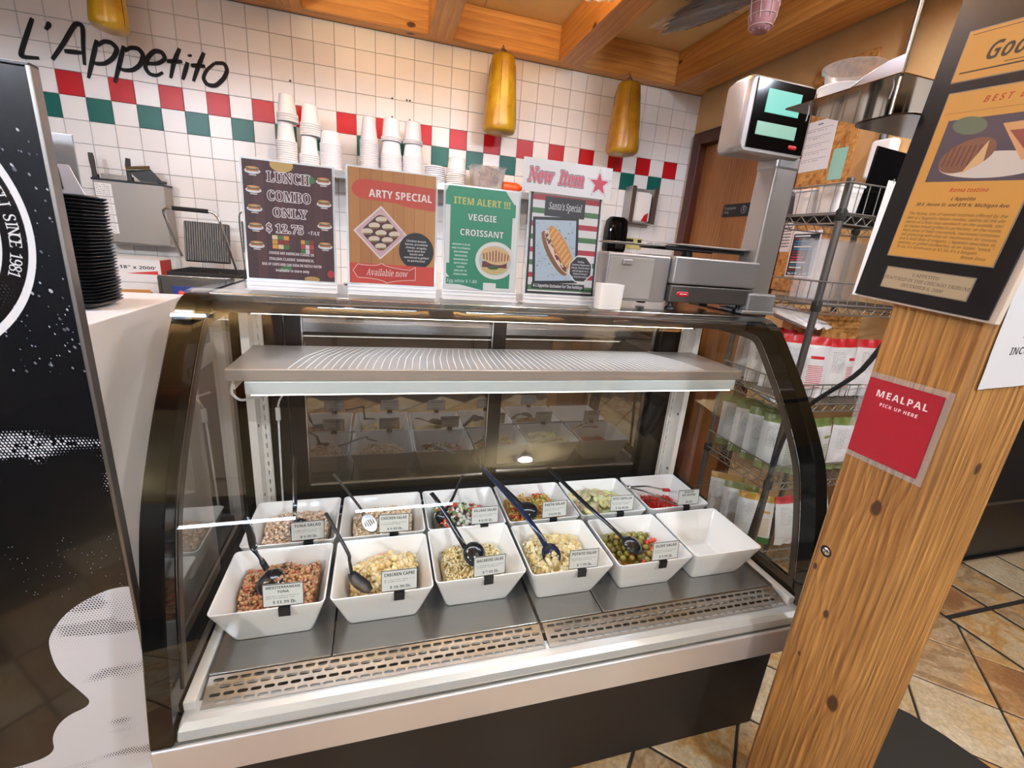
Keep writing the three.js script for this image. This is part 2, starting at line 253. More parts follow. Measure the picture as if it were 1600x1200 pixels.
  mesh('ceiling_joint', [span(2.1, 2.104, CEIL_Y - 0.002, CEIL_Y + 0.001, 0.1, 2.9), span(2.72, 3.38, CEIL_Y - 0.002, CEIL_Y + 0.001, 0.62, 0.624)], std(0xa58a5a, 0.9), ceil);
  // lamps
  FIXTURES.forEach(([x, z, w, d, power, col], i) => {
    const y = 2.62;
    const f = thing('ceiling_light', ['slim hanging panel light over the left half of the serving counter', 'slim hanging panel light over the right half of the serving counter', 'slim hanging panel light just above the front of the deli case'][i], 'ceiling light', [x, y, z]);
    mesh('housing', rbox(w + 0.04, 0.05, d + 0.04, 0.006, 0, 0.03, 0), MAT.white, f);
    mesh('diffuser', box(w, 0.006, d, 0, 0.004, 0), std(0x222222, 0.6, 0, { emissive: col, emissiveIntensity: 6 }), f);
    for (const s of [-0.4, 0.4]) mesh('hanger', rod([w * s, 0.05, 0], [w * s, CEIL_Y - y, 0], 0.004), MAT.steelDull, f);
    mesh('added_uplight', box(w, 0.004, d, 0, 0.0575, 0), std(0x222222, 0.6, 0, { emissive: 0xfff0da, emissiveIntensity: 6 }), f);  // upward glow added with its own light to brighten ceiling and beams
    const u = new THREE.RectAreaLight(0xfff0da, power / (w * d) * (i ? 1.05 : 0.6), w, d); u.name = 'lamp'; u.position.set(x, y + 0.062, z); u.lookAt(x, 4, z); scene.add(u);
    const l = new THREE.RectAreaLight(col, power / (w * d) * 0.25, w, d); l.name = 'lamp'; l.position.set(x, y - 0.004, z); l.lookAt(x, 0, z); scene.add(l);
  });
  FILL_DOWNLIGHTS.forEach(([x, z, p], i) => {
    const f = thing('fill_downlight', ['added ceiling fill light left of the camera', 'added ceiling fill light behind the camera', 'added ceiling fill light over the right shop floor', 'recessed ceiling spotlight between the timber post and the rack'][i], 'spotlight', [x, CEIL_Y - 0.03, z]);
    mesh('trim_ring', lathe([[0.05, 0], [0.075, 0], [0.078, 0.012], [0.075, 0.029], [0.05, 0.029]], 24), MAT.white, f); mesh('bulb', at(new THREE.SphereGeometry(0.018, 16, 12), 0, 0.012, 0), std(0x222222, 0.5, 0, { emissive: WARM, emissiveIntensity: 4 }), f);
    const l = new THREE.PointLight(WARM, p, 0, 2); l.name = 'lamp'; l.shadow.radius = 3; l.position.set(x, CEIL_Y - 0.095, z); scene.add(l);
  });
  ADDED_SPOTS.forEach(([x, y, z, tx, ty, tz, p], i) => {
    const f = thing('added_spot', ['left added spotlight out of view, brightening the beams', 'right added spotlight out of view, brightening the beams'][i], 'spotlight', [x, y, z]), d = new THREE.Vector3(tx - x, ty - y, tz - z).normalize(); const q = new THREE.Quaternion().setFromUnitVectors(new THREE.Vector3(0, 1, 0), d);
    mesh('can', lathe([[0, -0.1], [0.03, -0.1], [0.042, -0.08], [0.045, 0], [0.041, 0], [0.036, -0.05], [0, -0.055]], 20).applyQuaternion(q), MAT.black, f); mesh('lens', lathe([[0, -0.012], [0.036, -0.012], [0.036, -0.016], [0, -0.016]], 20).applyQuaternion(q), std(0x222222, 0.5, 0, { emissive: 0xffe0b4, emissiveIntensity: 4 }), f); mesh('stem', rod([0, -0.02, 0.03], [0, CEIL_Y - y, 0.03], 0.008), MAT.black, f);
    const l = new THREE.SpotLight(0xffe2ba, p, 0, 0.38, 0.7, 2); l.name = 'lamp'; l.shadow.radius = 2; l.position.set(x + d.x * 0.02, y + d.y * 0.02, z + d.z * 0.02); l.target.position.set(tx, ty, tz); scene.add(l); scene.add(l.target);
  });
  // two wall battens far behind the camera (seen mirrored in the case glass)
  [[0.35, 1.72, 0.9], [1.75, 1.78, 0.9]].forEach(([x, y, w], i) => {
    const f = thing('wall_light', ['left horizontal batten light on the wall behind the camera', 'right horizontal batten light on the wall behind the camera'][i], 'wall light', [x, y, 5.66]);
    mesh('housing', rbox(w + 0.03, 0.16, 0.04, 0.008, 0, 0, 0.01), MAT.white, f);
    for (let k = 0; k < 3; k++) mesh('tube', at(new THREE.CapsuleGeometry(0.009, w - 0.02, 4, 10), 0, -0.05 + k * 0.05, -0.02, 0, 0, PI / 2), std(0x222222, 0.5, 0, { emissive: 0xf4f7ff, emissiveIntensity: 8 }), f);
    const l = new THREE.RectAreaLight(0xd4e4ff, 20, w, 0.14); l.name = 'lamp'; l.position.set(x, y, 5.62); l.lookAt(x, y, 0); scene.add(l);
  });
}
// ------------------------------------------------------------------ printed fridge at the left edge
{
  const f = thing('display_fridge', 'stainless cabinet at the left edge with a black halftone printed front', 'fridge', [0, 0, 0]);
  mesh('body', rbox(0.61, 1.3, 0.52, 0.004, 0.648, 0.69, 1.715), MAT.cabinetSteel, f, 'brushed stainless cabinet body');
  for (const [x, z] of [[0.4, 1.5], [0.9, 1.5], [0.4, 1.92], [0.9, 1.92]]) mesh('foot', cyl(0.02, 0.025, 0.04, 12, x, 0.02, z), MAT.black, f);
  const W = 1024, H = 2982, k = W / 0.615, hh = Math.min(H, 2040);
  const sy = hh / 1.785;
  const map = print(W, hh, (x) => {
    const R = rng(33), X = (m) => (m - 0.34) * k, Y = (m) => (1.79 - m) * sy;
    const g = x.createLinearGradient(0, 0, 0, hh); g.addColorStop(0, '#0d1622'); g.addColorStop(0.35, '#0b0d12'); g.addColorStop(0.5, '#0b0c0e'); g.addColorStop(0.62, '#17130f'); g.addColorStop(1, '#17130f'); x.fillStyle = g; x.fillRect(0, 0, W, hh);
    const dot = (u, v, r) => { x.beginPath(); x.ellipse(X(u), Y(v), r * k, r * sy, 0.6, 0, 7); x.fill(); };
    x.fillStyle = '#e6e8ee';
    const P = 0.0062;
    for (let j = 0; j < 300; j++) for (let i = 0; i < 104; i++) {
      const u = 0.34 + (i + (j % 2) * 0.5) * P, v = 0.02 + j * P; if (v > 1.79) continue;
      let d = 0; const n = fbm(u * 9, v * 9, 5, 3), n2 = fbm(u * 5 + 9, v * 14, 8, 3);
      if (v > 1.06 && v < 1.12) d = sstep(0.38, 0.6, n2 + 0.18 * (1 - Math.abs(v - 1.085) / 0.03)) * 0.85;
      if (v > 0.95 && v < 1.06) d = Math.max(d, sstep(0.5, 0.7, n + (u - 0.8) * 0.5) * 0.75);
      if (v > 1.2 && v < 1.42) d = Math.max(d, sstep(0.52, 0.72, n + 0.03) * 0.7);
      if (v > 1.42 && v < 1.72) d = Math.max(d, sstep(0.56, 0.8, n) * 0.6 * (R() > 0.35 ? 1 : 0));
      if (v > 0.7 && v < 0.86) d = Math.max(d, R() > 0.93 && n > 0.45 ? 0.3 : 0);
      if (d > 0.12 && R() > 0.12) dot(u, v, P * 0.46 * d * (0.7 + R() * 0.4));
    }
    for (let i = 0; i < 380; i++) { x.globalAlpha = 0.25 + R() * 0.6; dot(0.62 + R() * 0.33, 1.24 + R() * 0.45, 0.001 + R() * R() * 0.0035); } x.globalAlpha = 1;
    // big white cloud shape at the bottom, halftone edges
    const B = [[0.982, 0.706], [0.934, 0.714], [0.881, 0.698], [0.819, 0.659], [0.777, 0.601], [0.767, 0.564], [0.771, 0.484], [0.805, 0.414], [0.826, 0.365], [0.76, 0.34], [0.724, 0.284], [0.724, 0.225], [0.658, 0.202], [0.5, 0.19], [0.34, 0.16], [0.34, 0], [0.99, 0]];
    x.fillStyle = '#d9dade'; x.beginPath(); B.forEach(([u, v], i) => { const n = B[(i + 1) % B.length]; if (!i) x.moveTo(X(u), Y(v)); else if (i < B.length - 4) x.quadraticCurveTo(X(u), Y(v), X((u + n[0]) / 2), Y((v + n[1]) / 2)); else x.lineTo(X(u), Y(v)); }); x.closePath(); x.fill();
    x.save(); x.clip(); x.fillStyle = '#2a2a2e';
    for (let j = 0; j < 120; j++) for (let i = 0; i < 104; i++) { const u = 0.34 + (i + (j % 2) * 0.5) * P, v = j * P; const n = fbm(u * 8, v * 22, 15, 3); let d = sstep(0.52, 0.75, n) * 0.7; d = Math.max(d, sstep(0.48, 0.68, v) * 0.45 * (1 - sstep(0.62, 0.72, v) * 0.6)); if (d > 0.1) dot(u, v, P * 0.45 * d); } x.restore();
    // round emblem
    const cx = 0.648, cy = 1.515, arc = (r, w, c) => { x.strokeStyle = c; x.lineWidth = w * k; x.beginPath(); x.ellipse(X(cx), Y(cy), r * k, r * sy, 0, 0, 7); x.stroke(); };
    x.fillStyle = 'rgba(14,10,12,0.82)'; x.beginPath(); x.ellipse(X(cx), Y(cy), 0.25 * k, 0.25 * sy, 0, 0, 7); x.fill();
    arc(0.257, 0.0115, '#e9eaec'); arc(0.206, 0.014, '#e9eaec');
    x.fillStyle = '#e9eaec'; x.textAlign = 'center'; x.textBaseline = 'middle';
    const s = 'DELI SINCE 1981', a0 = 0.375, a1 = -0.365;
    [...s].forEach((c, i) => { const a = lerp(a0, a1, (i + 0.5) / s.length); x.save(); x.translate(X(cx + 0.233 * Math.cos(a)), Y(cy + 0.233 * Math.sin(a))); x.scale(1, sy / k); x.rotate(PI / 2 - a); x.font = `${0.0255 * k}px serif`; x.fillText(c, 0, 0); x.restore(); });
  });
  const front = mesh('front_panel', span(0.34, 0.949, 0.01, 1.79, 1.982, 2.0), phys(0xffffff, 0.22, { map, clearcoat: 0.5, clearcoatRoughness: 0.06 }), f, 'black front panel with white halftone print and a round emblem');
  // the print lies on the +z face only: unwrap that face to the whole canvas
  const U = front.geometry.attributes.uv, Pp = front.geometry.attributes.position; for (let i = 0; i < U.count; i++) U.setXY(i, (Pp.getX(i) - 0.34) / 0.615, (Pp.getY(i) - 0.005) / 1.785);
  mesh('edge_trim', span(0.949, 0.957, 0.01, 1.795, 1.978, 2.003, 0.002), MAT.steelDull, f);
  mesh('top_trim', span(0.34, 0.957, 1.79, 1.797, 1.978, 2.003, 0.002), MAT.blackPlastic, f);
}
// ------------------------------------------------------------------ the glass deli case
{
  const c = thing('deli_case', 'curved glass refrigerated deli case with black ends and a stainless front rail', 'display case');
  const X0 = 1.087, X1 = 2.80, T = 0.042;
  // side profile, front bottom to top rear, as [z, y]
  const prof = [[2.297, 0.55], [2.272, 0.70], [2.252, 0.80], [2.222, 0.914], [2.188, 1.01], [2.128, 1.11], [2.057, 1.206], [1.981, 1.295], [1.934, 1.347], [1.898, 1.377], [1.855, 1.392], [1.79, 1.397]];
  const curve = new THREE.CatmullRomCurve3(prof.map(([z, y]) => new THREE.Vector3(z, y, 0)), false, 'centripetal');
  const pc = curve.getSpacedPoints(40).map((p) => [p.x, p.y]);
  const off = (d) => pc.map((p, i) => { const a = pc[Math.max(0, i - 1)], b = pc[Math.min(40, i + 1)]; const tx = b[0] - a[0], ty = b[1] - a[1], L = Math.hypot(tx, ty); return [p[0] - ty / L * d, p[1] + tx / L * d]; });
  const ins = off(0.05).filter(([z, y]) => y > 0.605 && z > 1.60);
  const outline = [[1.475, 0.55], ...off(0), [1.475, 1.396]];
  const lastI = ins[ins.length - 1], hole = [[1.545, 0.605], ...ins, [1.545, lastI[1]]];
  const endFrame = (x) => { const g = extrude(outline, T - 0.006, 0.003, [hole]); g.rotateY(-PI / 2); g.translate(x + T - 0.003, 0, 0); return g; };   // (z,y) plane: local x -> world z
  mesh('end_frame', endFrame(X0), MAT.blackGloss, c, 'black end frame at the left'); mesh('end_frame', endFrame(X1 - T), MAT.blackGloss, c, 'black end frame at the right');
  const gasket = (x0, x1) => { const o = off(0.052).filter(([z, y]) => y > 0.605 && z > 1.6), i2 = off(0.072).filter(([z, y]) => y > 0.62 && z > 1.6); const l1 = o[o.length - 1], l2 = i2[i2.length - 1]; const g = extrude([[1.55, 0.606], ...o, [1.55, l1[1]]], x1 - x0, 0, [[[1.575, 0.62], ...i2, [1.575, l2[1]]]]); g.rotateY(-PI / 2); g.translate(x1, 0, 0); return g; };
  mesh('end_gasket', gasket(X0 + T, X0 + T + 0.004), MAT.bronze, c); mesh('end_gasket', gasket(X1 - T - 0.004, X1 - T), MAT.bronze, c);
  const paneGeo = (x) => { const s = new THREE.Shape(hole.map((p) => new THREE.Vector2(...p))); const g = new THREE.ShapeGeometry(s); g.rotateY(-PI / 2); g.translate(x, 0, 0); return g; };
  mesh('end_glass', paneGeo(X0 + T * 0.5), MAT.endGlass, c); mesh('end_glass', paneGeo(X1 - T * 0.5), MAT.glass, c);
  // bent front glass
  { const o = off(-0.006), pos = [], uv = [], idx = [], nx = 2; o.forEach(([z, y], i) => { for (let k = 0; k <= nx; k++) { pos.push(lerp(X0 - 0.002, X1 + 0.002, k / nx), y, z); uv.push(k / nx, i / o.length); } });
    for (let i = 0; i < o.length - 1; i++) for (let k = 0; k < nx; k++) { const a = i * (nx + 1) + k; idx.push(a, a + 1, a + nx + 2, a, a + nx + 2, a + nx + 1); }
    const g = new THREE.BufferGeometry(); g.setAttribute('position', new THREE.Float32BufferAttribute(pos, 3)); g.setAttribute('uv', new THREE.Float32BufferAttribute(uv, 2)); g.setIndex(idx); g.computeVertexNormals(); mesh('front_glass', g, MAT.glass, c); }
  // base, kick plate, front rail and rounded bumper
  mesh('base', span(X0 + 0.02, X1 - 0.02, 0.1, 0.52, 1.505, 2.165), MAT.blackMatte, c);
  mesh('kick_plate', span(X0, X1, 0.003, 0.455, 2.17, 2.2, 0.004), std(0x1e1a17, 0.6), c, 'dark brown kick plate');
  mesh('rear_panel', span(X0 + 0.01, X1 - 0.01, 0.02, 0.6, 1.475, 1.5), MAT.steel, c);
  mesh('front_rail', rbox(X1 - X0 + 0.004, 0.09, 0.1, 0.006, (X0 + X1) / 2, 0.4955, 2.2505), MAT.railSteel, c, 'satin stainless front rail');
  mesh('rail_groove', span(X0 + 0.01, X1 - 0.01, 0.541, 0.549, 2.225, 2.293), std(0x5e625f, 0.4, 0.5), c);
  { const s = [[2.272, 0.549], [2.291, 0.549], [2.293, 0.556], [2.288, 0.568], [2.276, 0.576], [2.262, 0.578], [2.235, 0.578], [2.235, 0.549]]; const g = extrude(s, X1 - X0 - 2 * T - 0.012, 0.002); g.rotateY(-PI / 2); g.translate(X1 - T - 0.006, 0, 0); mesh('bumper', g, MAT.alu, c, 'light rounded aluminium bumper'); }
  mesh('liner', [span(X0 + T, X1 - T, 0.5, 0.56, 1.52, 2.25), span(X0 + T + 0.003, X0 + T + 0.026, 0.56, 0.60, 1.52, 2.25, 0.002), span(X1 - T - 0.026, X1 - T - 0.003, 0.56, 0.60, 1.52, 2.25, 0.002)], MAT.white, c);
  // deck pans
  const xs = [X0 + T + 0.03, 1.417, 1.942, 2.13, X1 - T - 0.03];
  for (let i = 0; i < 4; i++) mesh('deck_pan', rbox(xs[i + 1] - xs[i] - (i === 1 ? 0.007 : 0.003), 0.02, 0.6, 0.0025, (xs[i] + xs[i + 1]) / 2 - (i === 1 ? 0.002 : 0), 0.59, 1.89), MAT.deck, c);
  // sloping air grilles with rows of slots, two lengths
  for (const [a, b] of [[X0 + T + 0.035, 1.938], [1.948, X1 - T - 0.035]]) {
    const W = b - a, D = 0.066, sh = [[-W / 2, -D / 2], [W / 2, -D / 2], [W / 2, D / 2], [-W / 2, D / 2]], holes = []; const n = Math.floor(W / 0.0265), p = W / n;
    for (let r = 0; r < 4; r++) for (let i = 0; i < n; i++) { const cx = -W / 2 + (i + (r % 2 ? 0.78 : 0.38)) * p, cy = -0.0235 + r * 0.0155; if (cx + 0.011 > W / 2 - 0.003 || cx - 0.011 < -W / 2 + 0.003) continue; holes.push(rrect(0.0108, 0.0036, 0.0034, 2).map(([x, y]) => [x + cx, y + cy])); }
    const g = extrude(sh, 0.0015, 0, holes); g.rotateX(-PI / 2 + 0.24); g.translate((a + b) / 2, 0.588, 2.224); mesh('air_grille', g, MAT.steelDull, c, 'slotted stainless air grille');
    mesh('grille_well', span(a, b, 0.561, 0.565, 2.195, 2.232), MAT.black, c);
  }
  mesh('air_strip', span(X0 + T + 0.035, X1 - T - 0.035, 0.581, 0.596, 2.2555, 2.257), MAT.acrylic, c);
  // uprights: white side plates with slotted standards
  for (const [x, s] of [[1.142, 1], [2.735, -1]]) {
    const u = mesh('upright', span(x - 0.012, x + 0.012, 0.602, 1.36, 1.5, 1.605, 0.002), MAT.whiteSteel, c, 'white upright plate');
    const W = 0.024, H = 0.75, holes = []; for (let i = 0; i < 22; i++) holes.push(rrect(0.0022, 0.0085, 0.002, 2).map(([a, b]) => [a, b - H / 2 + 0.02 + i * 0.0335]));
    const g = extrude([[-W / 2, -H / 2], [W / 2, -H / 2], [W / 2, H / 2], [-W / 2, H / 2]], 0.002, 0, holes); g.translate(x + s * 0.025, 0.985, 1.556); mesh('slotted_strip', [g, span(x + s * 0.025 - 0.012, x + s * 0.025 + 0.012, 0.61, 1.36, 1.545, 1.547)], MAT.whiteSteel, u);
    for (const y of [0.7, 0.95, 1.2, 1.31]) mesh('screw', cyl(0.005, 0.005, 0.003, 10, x + s * 0.0133, y, 1.59, 0, 0, PI / 2), MAT.steelDull, u);
    mesh('frame_post', span(s > 0 ? 1.165 : 2.62, s > 0 ? 1.232 : 2.712, 0.602, 1.36, 1.5, 1.53, 0.003), MAT.black, c, 'black rear frame post');
  }
  // sliding rear doors: dark frames with glass
  mesh('door_track', [span(1.15, 2.74, 0.602, 0.625, 1.485, 1.535), span(1.15, 2.74, 1.345, 1.375, 1.485, 1.535)], MAT.black, c);
  for (const [a, b, z] of [[1.235, 1.975, 1.512], [1.915, 2.66, 1.496]]) {
    const fr = mesh('sliding_door', [span(a, a + 0.052, 0.627, 1.343, z - 0.007, z + 0.007, 0.002), span(b - 0.052, b, 0.627, 1.343, z - 0.007, z + 0.007, 0.002), span(a + 0.05, b - 0.05, 0.627, 0.682, z - 0.007, z + 0.007, 0.002), span(a + 0.05, b - 0.05, 1.295, 1.343, z - 0.007, z + 0.007, 0.002)], MAT.black, c, 'black framed sliding rear door');
    mesh('door_glass', at(new THREE.PlaneGeometry(b - a - 0.1, 0.613), (a + b) / 2, 0.9885, z), MAT.rearGlass, fr);
    mesh('glazing_bead', [span(a + 0.05, a + 0.054, 0.68, 1.297, z - 0.003, z + 0.009), span(b - 0.054, b - 0.05, 0.68, 1.297, z - 0.003, z + 0.009), span(a + 0.05, b - 0.05, 0.68, 0.684, z - 0.003, z + 0.009)], MAT.steelSmooth, fr);
  }
  // hung shelf with a light bar along its front edge
  const sh = mesh('shelf', [rbox(1.535, 0.006, 0.27, 0.002, 1.935, 1.219, 1.757), rbox(1.535, 0.03, 0.005, 0.002, 1.935, 1.207, 1.8925)], MAT.shelfSteel, c, 'stainless shelf');
  mesh('shelf_bracket', [span(1.172, 1.177, 1.16, 1.216, 1.556, 1.86), span(2.694, 2.699, 1.16, 1.216, 1.556, 1.86)], MAT.whiteSteel, sh);
  { const R = []; for (let i = 0; i < 62; i++) { const x = 1.30 + i * 0.0207, e = (x - 1.95) * 0.05; R.push(tube([[x - e * 2.6, 1.2222, 1.64], [x - e * 0.9, 1.2224, 1.76], [x - e * 0.2, 1.2222, 1.886]], 0.0009, 6, 5)); } stuff(mesh('reflection_rib', R, MAT.white, sh, 'thin pale ribs shaped as light stripes mirrored on the shelf')); }  // ribs stand in for the light stripes mirrored on the shelf top
  const bar = mesh('light_bar', rbox(1.475, 0.034, 0.03, 0.003, 1.945, 1.174, 1.882), std(0xc9d2d2, 0.45), c, 'pale light bar under the shelf edge');
  mesh('bar_lens', span(1.22, 2.67, 1.1535, 1.157, 1.868, 1.894), std(0x333333, 0.6, 0, { emissive: 0xfff6ec, emissiveIntensity: 3 }), bar);
  const cord = mesh('cord', [tube([[1.178, 1.19, 1.87], [1.168, 1.15, 1.86], [1.172, 1.11, 1.8], [1.195, 1.075, 1.66], [1.19, 1.06, 1.58]], 0.0035, 24, 8), tube([[1.262, 1.16, 1.72], [1.262, 1.12, 1.66], [1.235, 1.06, 1.6], [1.215, 1.02, 1.58], [1.21, 0.93, 1.575], [1.205, 0.64, 1.575]], 0.0032, 30, 8), rbox(0.014, 0.045, 0.012, 0.003, 1.212, 0.985, 1.58)], MAT.white, c, 'white lamp cord with inline plug');
  // top: stainless deck, LED strip under its front edge
  mesh('top_deck', [rbox(X1 - X0 - 0.01, 0.02, 0.34, 0.004, (X0 + X1) / 2, 1.386, 1.645)], MAT.steelSmooth, c);
  mesh('top_rail', [rbox(X1 - X0 - 2 * T, 0.03, 0.02, 0.004, (X0 + X1) / 2, 1.362, 1.80)], MAT.bronze, c);
  const led = mesh('top_light', rbox(1.36, 0.014, 0.03, 0.003, 1.885, 1.352, 1.772), MAT.white, c);
  mesh('lens', span(1.21, 2.56, 1.342, 1.3455, 1.76, 1.786), std(0x444444, 0.6, 0, { emissive: 0xfff6ec, emissiveIntensity: 4 }), led);
  for (const [y, z, w, p] of [[1.151, 1.881, 1.45, 14], [1.339, 1.773, 1.35, 8.5]]) { const l = new THREE.RectAreaLight(0xc4dcff, p, w, 0.024); l.name = 'lamp'; l.position.set(1.93, y, z); l.lookAt(1.93, 0, z + 0.12); scene.add(l); }
  MAT.profile = off;
}
// ------------------------------------------------------------------ bowls, salads, tags and spoons
const BW = 0.125, BD = 0.116, BH = 0.117, FW = 0.0885, FD = 0.076, RIM_Y = 0.717, DECK_Y = 0.6005;
{
  const ring = (a, b, r, y) => rrect(a, b, r, 4).map(([x, z]) => [x, y, -z]);
  const L = (t) => [lerp(FW, BW, t), lerp(FD, BD, t)];
  const wall = 0.0055;
  const rings = [ring(FW - 0.006, FD - 0.006, 0.01, 0), ring(FW - 0.001, FD - 0.001, 0.012, 0.0018), ring(FW + 0.0012, FD + 0.0012, 0.012, 0.006)];
  for (const t of [0.25, 0.5, 0.75, 0.97]) { const [a, b] = L(t); rings.push(ring(a, b, 0.013, BH * t)); }
  rings.push(ring(BW - 0.0008, BD - 0.0008, 0.013, BH - 0.0012), ring(BW - wall * 0.5, BD - wall * 0.5, 0.011, BH), ring(BW - wall + 0.0005, BD - wall + 0.0005, 0.009, BH - 0.0012));
  for (const t of [0.9, 0.6, 0.3, 0.12]) { const [a, b] = L(t); rings.push(ring(a - wall, b - wall, 0.009, BH * t)); }
  rings.push(ring(FW - wall - 0.004, FD - wall - 0.004, 0.008, 0.007), ring(FW - wall - 0.012, FD - wall - 0.012, 0.006, 0.006));
  const bowlGeo = loft(rings, true, true, 0.5);
  const fx = [1.152, 1.411, 1.665, 1.922, 2.183, 2.44], rx = [1.155, 1.412, 1.668, 1.925, 2.18, 2.441];
  const fz = [2.145, 2.143, 2.13, 2.148, 2.156, 2.156];
  const names = { F: ['mediterranean tuna', 'chicken capri', 'macaroni salad', 'potato salad', 'olive salad', ''], B: ['tuna salad', 'chicken salad', 'village salad', 'pasta salad', 'pesto tortellini', 'roasted red peppers'] };
  const spots = []; for (let i = 0; i < 6; i++) spots.push(['F', i, fx[i] + BW, fz[i] - BD]); for (let i = 0; i < 6; i++) spots.push(['B', i, rx[i] + BW, 1.9 - BD]);
  let src = null; const at3 = {};
  for (const [row, i, x, z] of spots) {
    const nm = names[row][i], lab = nm ? `white square flared melamine bowl with ${nm}, in the ${row === 'F' ? 'front' : 'back'} row of the case` : 'empty white square flared melamine bowl at the right end of the front row';
    if (!src) { src = thing('serving_bowl', lab, 'bowl', [x, DECK_Y, z], 0); mesh('shell', bowlGeo, MAT.melamine, src); src.userData.group = 'white bowls in the deli case'; }
    else copy(src, 'serving_bowl', [x, DECK_Y, z], lab, 'white bowls in the deli case', 0);
    at3[row + i] = [x, DECK_Y, z];
  }
  // --- salads: a heaped core and hundreds of small pieces, coloured piece by piece
  const half = (y) => { const t = clamp(y / BH); return [lerp(FW, BW, t) - wall - 0.003, lerp(FD, BD, t) - wall - 0.003]; };
  const top = (o) => (u, v) => { const e = Math.max(Math.abs(u), Math.abs(v)); const m = (1 - u * u) * (1 - v * v); let h = o.base + o.heap * Math.pow(m, 0.7) + o.tilt * v + (o.side || 0) * u; h += (fbm(u * 2.2 + o.seed, v * 2.2, o.seed, 3) - 0.5) * o.rough; return clamp(h - 0.012 * sstep(0.8, 1, e), 0.008, 0.125); };
  const spot = (f, u, v) => { const y = f(u, v), [a, b] = half(Math.min(y, BH)); const q = 0.985 * (1 - 0.055 * Math.pow(u * v, 4)); return [u * a * q, y, v * b * q]; };
  function core(f, col) { const n = 22, pos = [], idx = [], c = []; for (let j = 0; j <= n; j++) for (let i = 0; i <= n; i++) { const u = i / n * 2 - 1, v = j / n * 2 - 1; pos.push(...spot((a, b) => f(a, b) - 0.004, u, v)); c.push(...col); } for (let j = 0; j < n; j++) for (let i = 0; i < n; i++) { const a = j * (n + 1) + i; idx.push(a, a + n + 1, a + 1, a + 1, a + n + 1, a + n + 2); } const g = new THREE.BufferGeometry(); g.setAttribute('position', new THREE.Float32BufferAttribute(pos, 3)); g.setAttribute('color', new THREE.Float32BufferAttribute(c, 3)); g.setIndex(idx); g.computeVertexNormals(); return prep(g); }
  const col = (hex) => { const c = new THREE.Color(hex); return [c.r, c.g, c.b]; };
  const lump = (seed) => { const g = new THREE.IcosahedronGeometry(1, 1), P = g.attributes.position; for (let i = 0; i < P.count; i++) { const x = P.getX(i), y = P.getY(i), z = P.getZ(i), k = 0.72 + 0.55 * noise(x * 1.6 + seed * 7, y * 1.6 + z * 1.3 + seed, seed); P.setXYZ(i, x * k, y * k, z * k); } const m = mergeVertices((g.deleteAttribute('normal'), g.deleteAttribute('uv'), g)); m.computeVertexNormals(); return prep(m); };
  const LUMPS = [1, 2, 3, 4].map(lump);
  const elbow = prep(new THREE.TorusGeometry(0.75, 0.36, 6, 8, PI * 1.25)), cube = prep(new RoundedBoxGeometry(1.6, 1.6, 1.6, 1, 0.3)), ringG = prep(new THREE.TorusGeometry(0.75, 0.38, 6, 10));
  const spiral = (() => { const p = []; for (let i = 0; i <= 20; i++) { const a = i * 0.75; p.push([Math.cos(a) * 0.42, i * 0.17 - 1.7, Math.sin(a) * 0.42]); } return prep(new THREE.TubeGeometry(new THREE.CatmullRomCurve3(p.map(V)), 26, 0.33, 5)); })();
  const shred = prep(new THREE.CapsuleGeometry(0.35, 2.2, 2, 5));
  function pieces(list, f, seed) {
    const R = rng(seed), out = [], c3 = new THREE.Color();
    for (const [n, geos, cols, s0, s1, sq, region] of list) for (let i = 0; i < n; i++) {
      let u, v, tr = 0; do { const m = 0.985 - (s1 * 1.3) / 0.085; u = (R() * 2 - 1) * m; v = (R() * 2 - 1) * (m - 0.01); } while (region && !region(u, v, R()) && tr++ < 40);
      const [x, y, z] = spot(f, u, v), s = lerp(s0, s1, R()), g = geos[Math.floor(R() * geos.length)].clone();
      at(g, x, y + s * (R() * 0.6 - 0.1), z, R() * 6.3, R() * 6.3, R() * 6.3, [s, s * lerp(sq, 1, R()), s]);
      c3.set(cols[Math.floor(R() * cols.length)]); const k = 0.86 + R() * 0.22, a = new Float32Array(g.attributes.position.count * 3); for (let q = 0; q < a.length; q += 3) { a[q] = c3.r * k; a[q + 1] = c3.g * k; a[q + 2] = c3.b * k; }
      g.setAttribute('color', new THREE.BufferAttribute(a, 3)); out.push(g);
    }
    return out;
  }
  const wet = (r = 0.38) => phys(0xffffff, r, { vertexColors: true, clearcoat: 0.25, clearcoatRoughness: 0.25 });
  const WET = wet(), OILY = wet(0.22);
  function salad(key, name, label, o, list, m = WET) { const f = top(o); const s = mesh(name, [core(f, col(o.core)), ...pieces(list, f, o.seed * 13 + 5)].map((g) => { if (!g.attributes.uv) prep(g); return g; }), m, scene); s.position.set(...at3[key]); tag(s, label, 'salad'); stuff(s); return f; }
  const back = (u, v) => v < 0.75;
  salad('F0', 'tuna_salad', 'reddish mediterranean tuna with olives and pepper bits in the front left bowl', { seed: 2, base: 0.058, heap: 0.032, tilt: -0.016, rough: 0.03, core: 0xa8764e }, [[820, LUMPS, [0xc9996c, 0xbd8a5e, 0xd4ab80, 0xb07a52, 0xc4956a], 0.0026, 0.0058, 0.5], [200, LUMPS, [0xb54a30, 0xa8402e, 0xc4603e], 0.0024, 0.0052, 0.45], [70, LUMPS, [0x5b6a2e, 0x6d7a3c], 0.002, 0.0045, 0.4], [16, [ringG], [0x4a3a2a, 0x5c4a38, 0x3b3226], 0.0055, 0.0075, 1, (u, v) => v < 0.3]]);
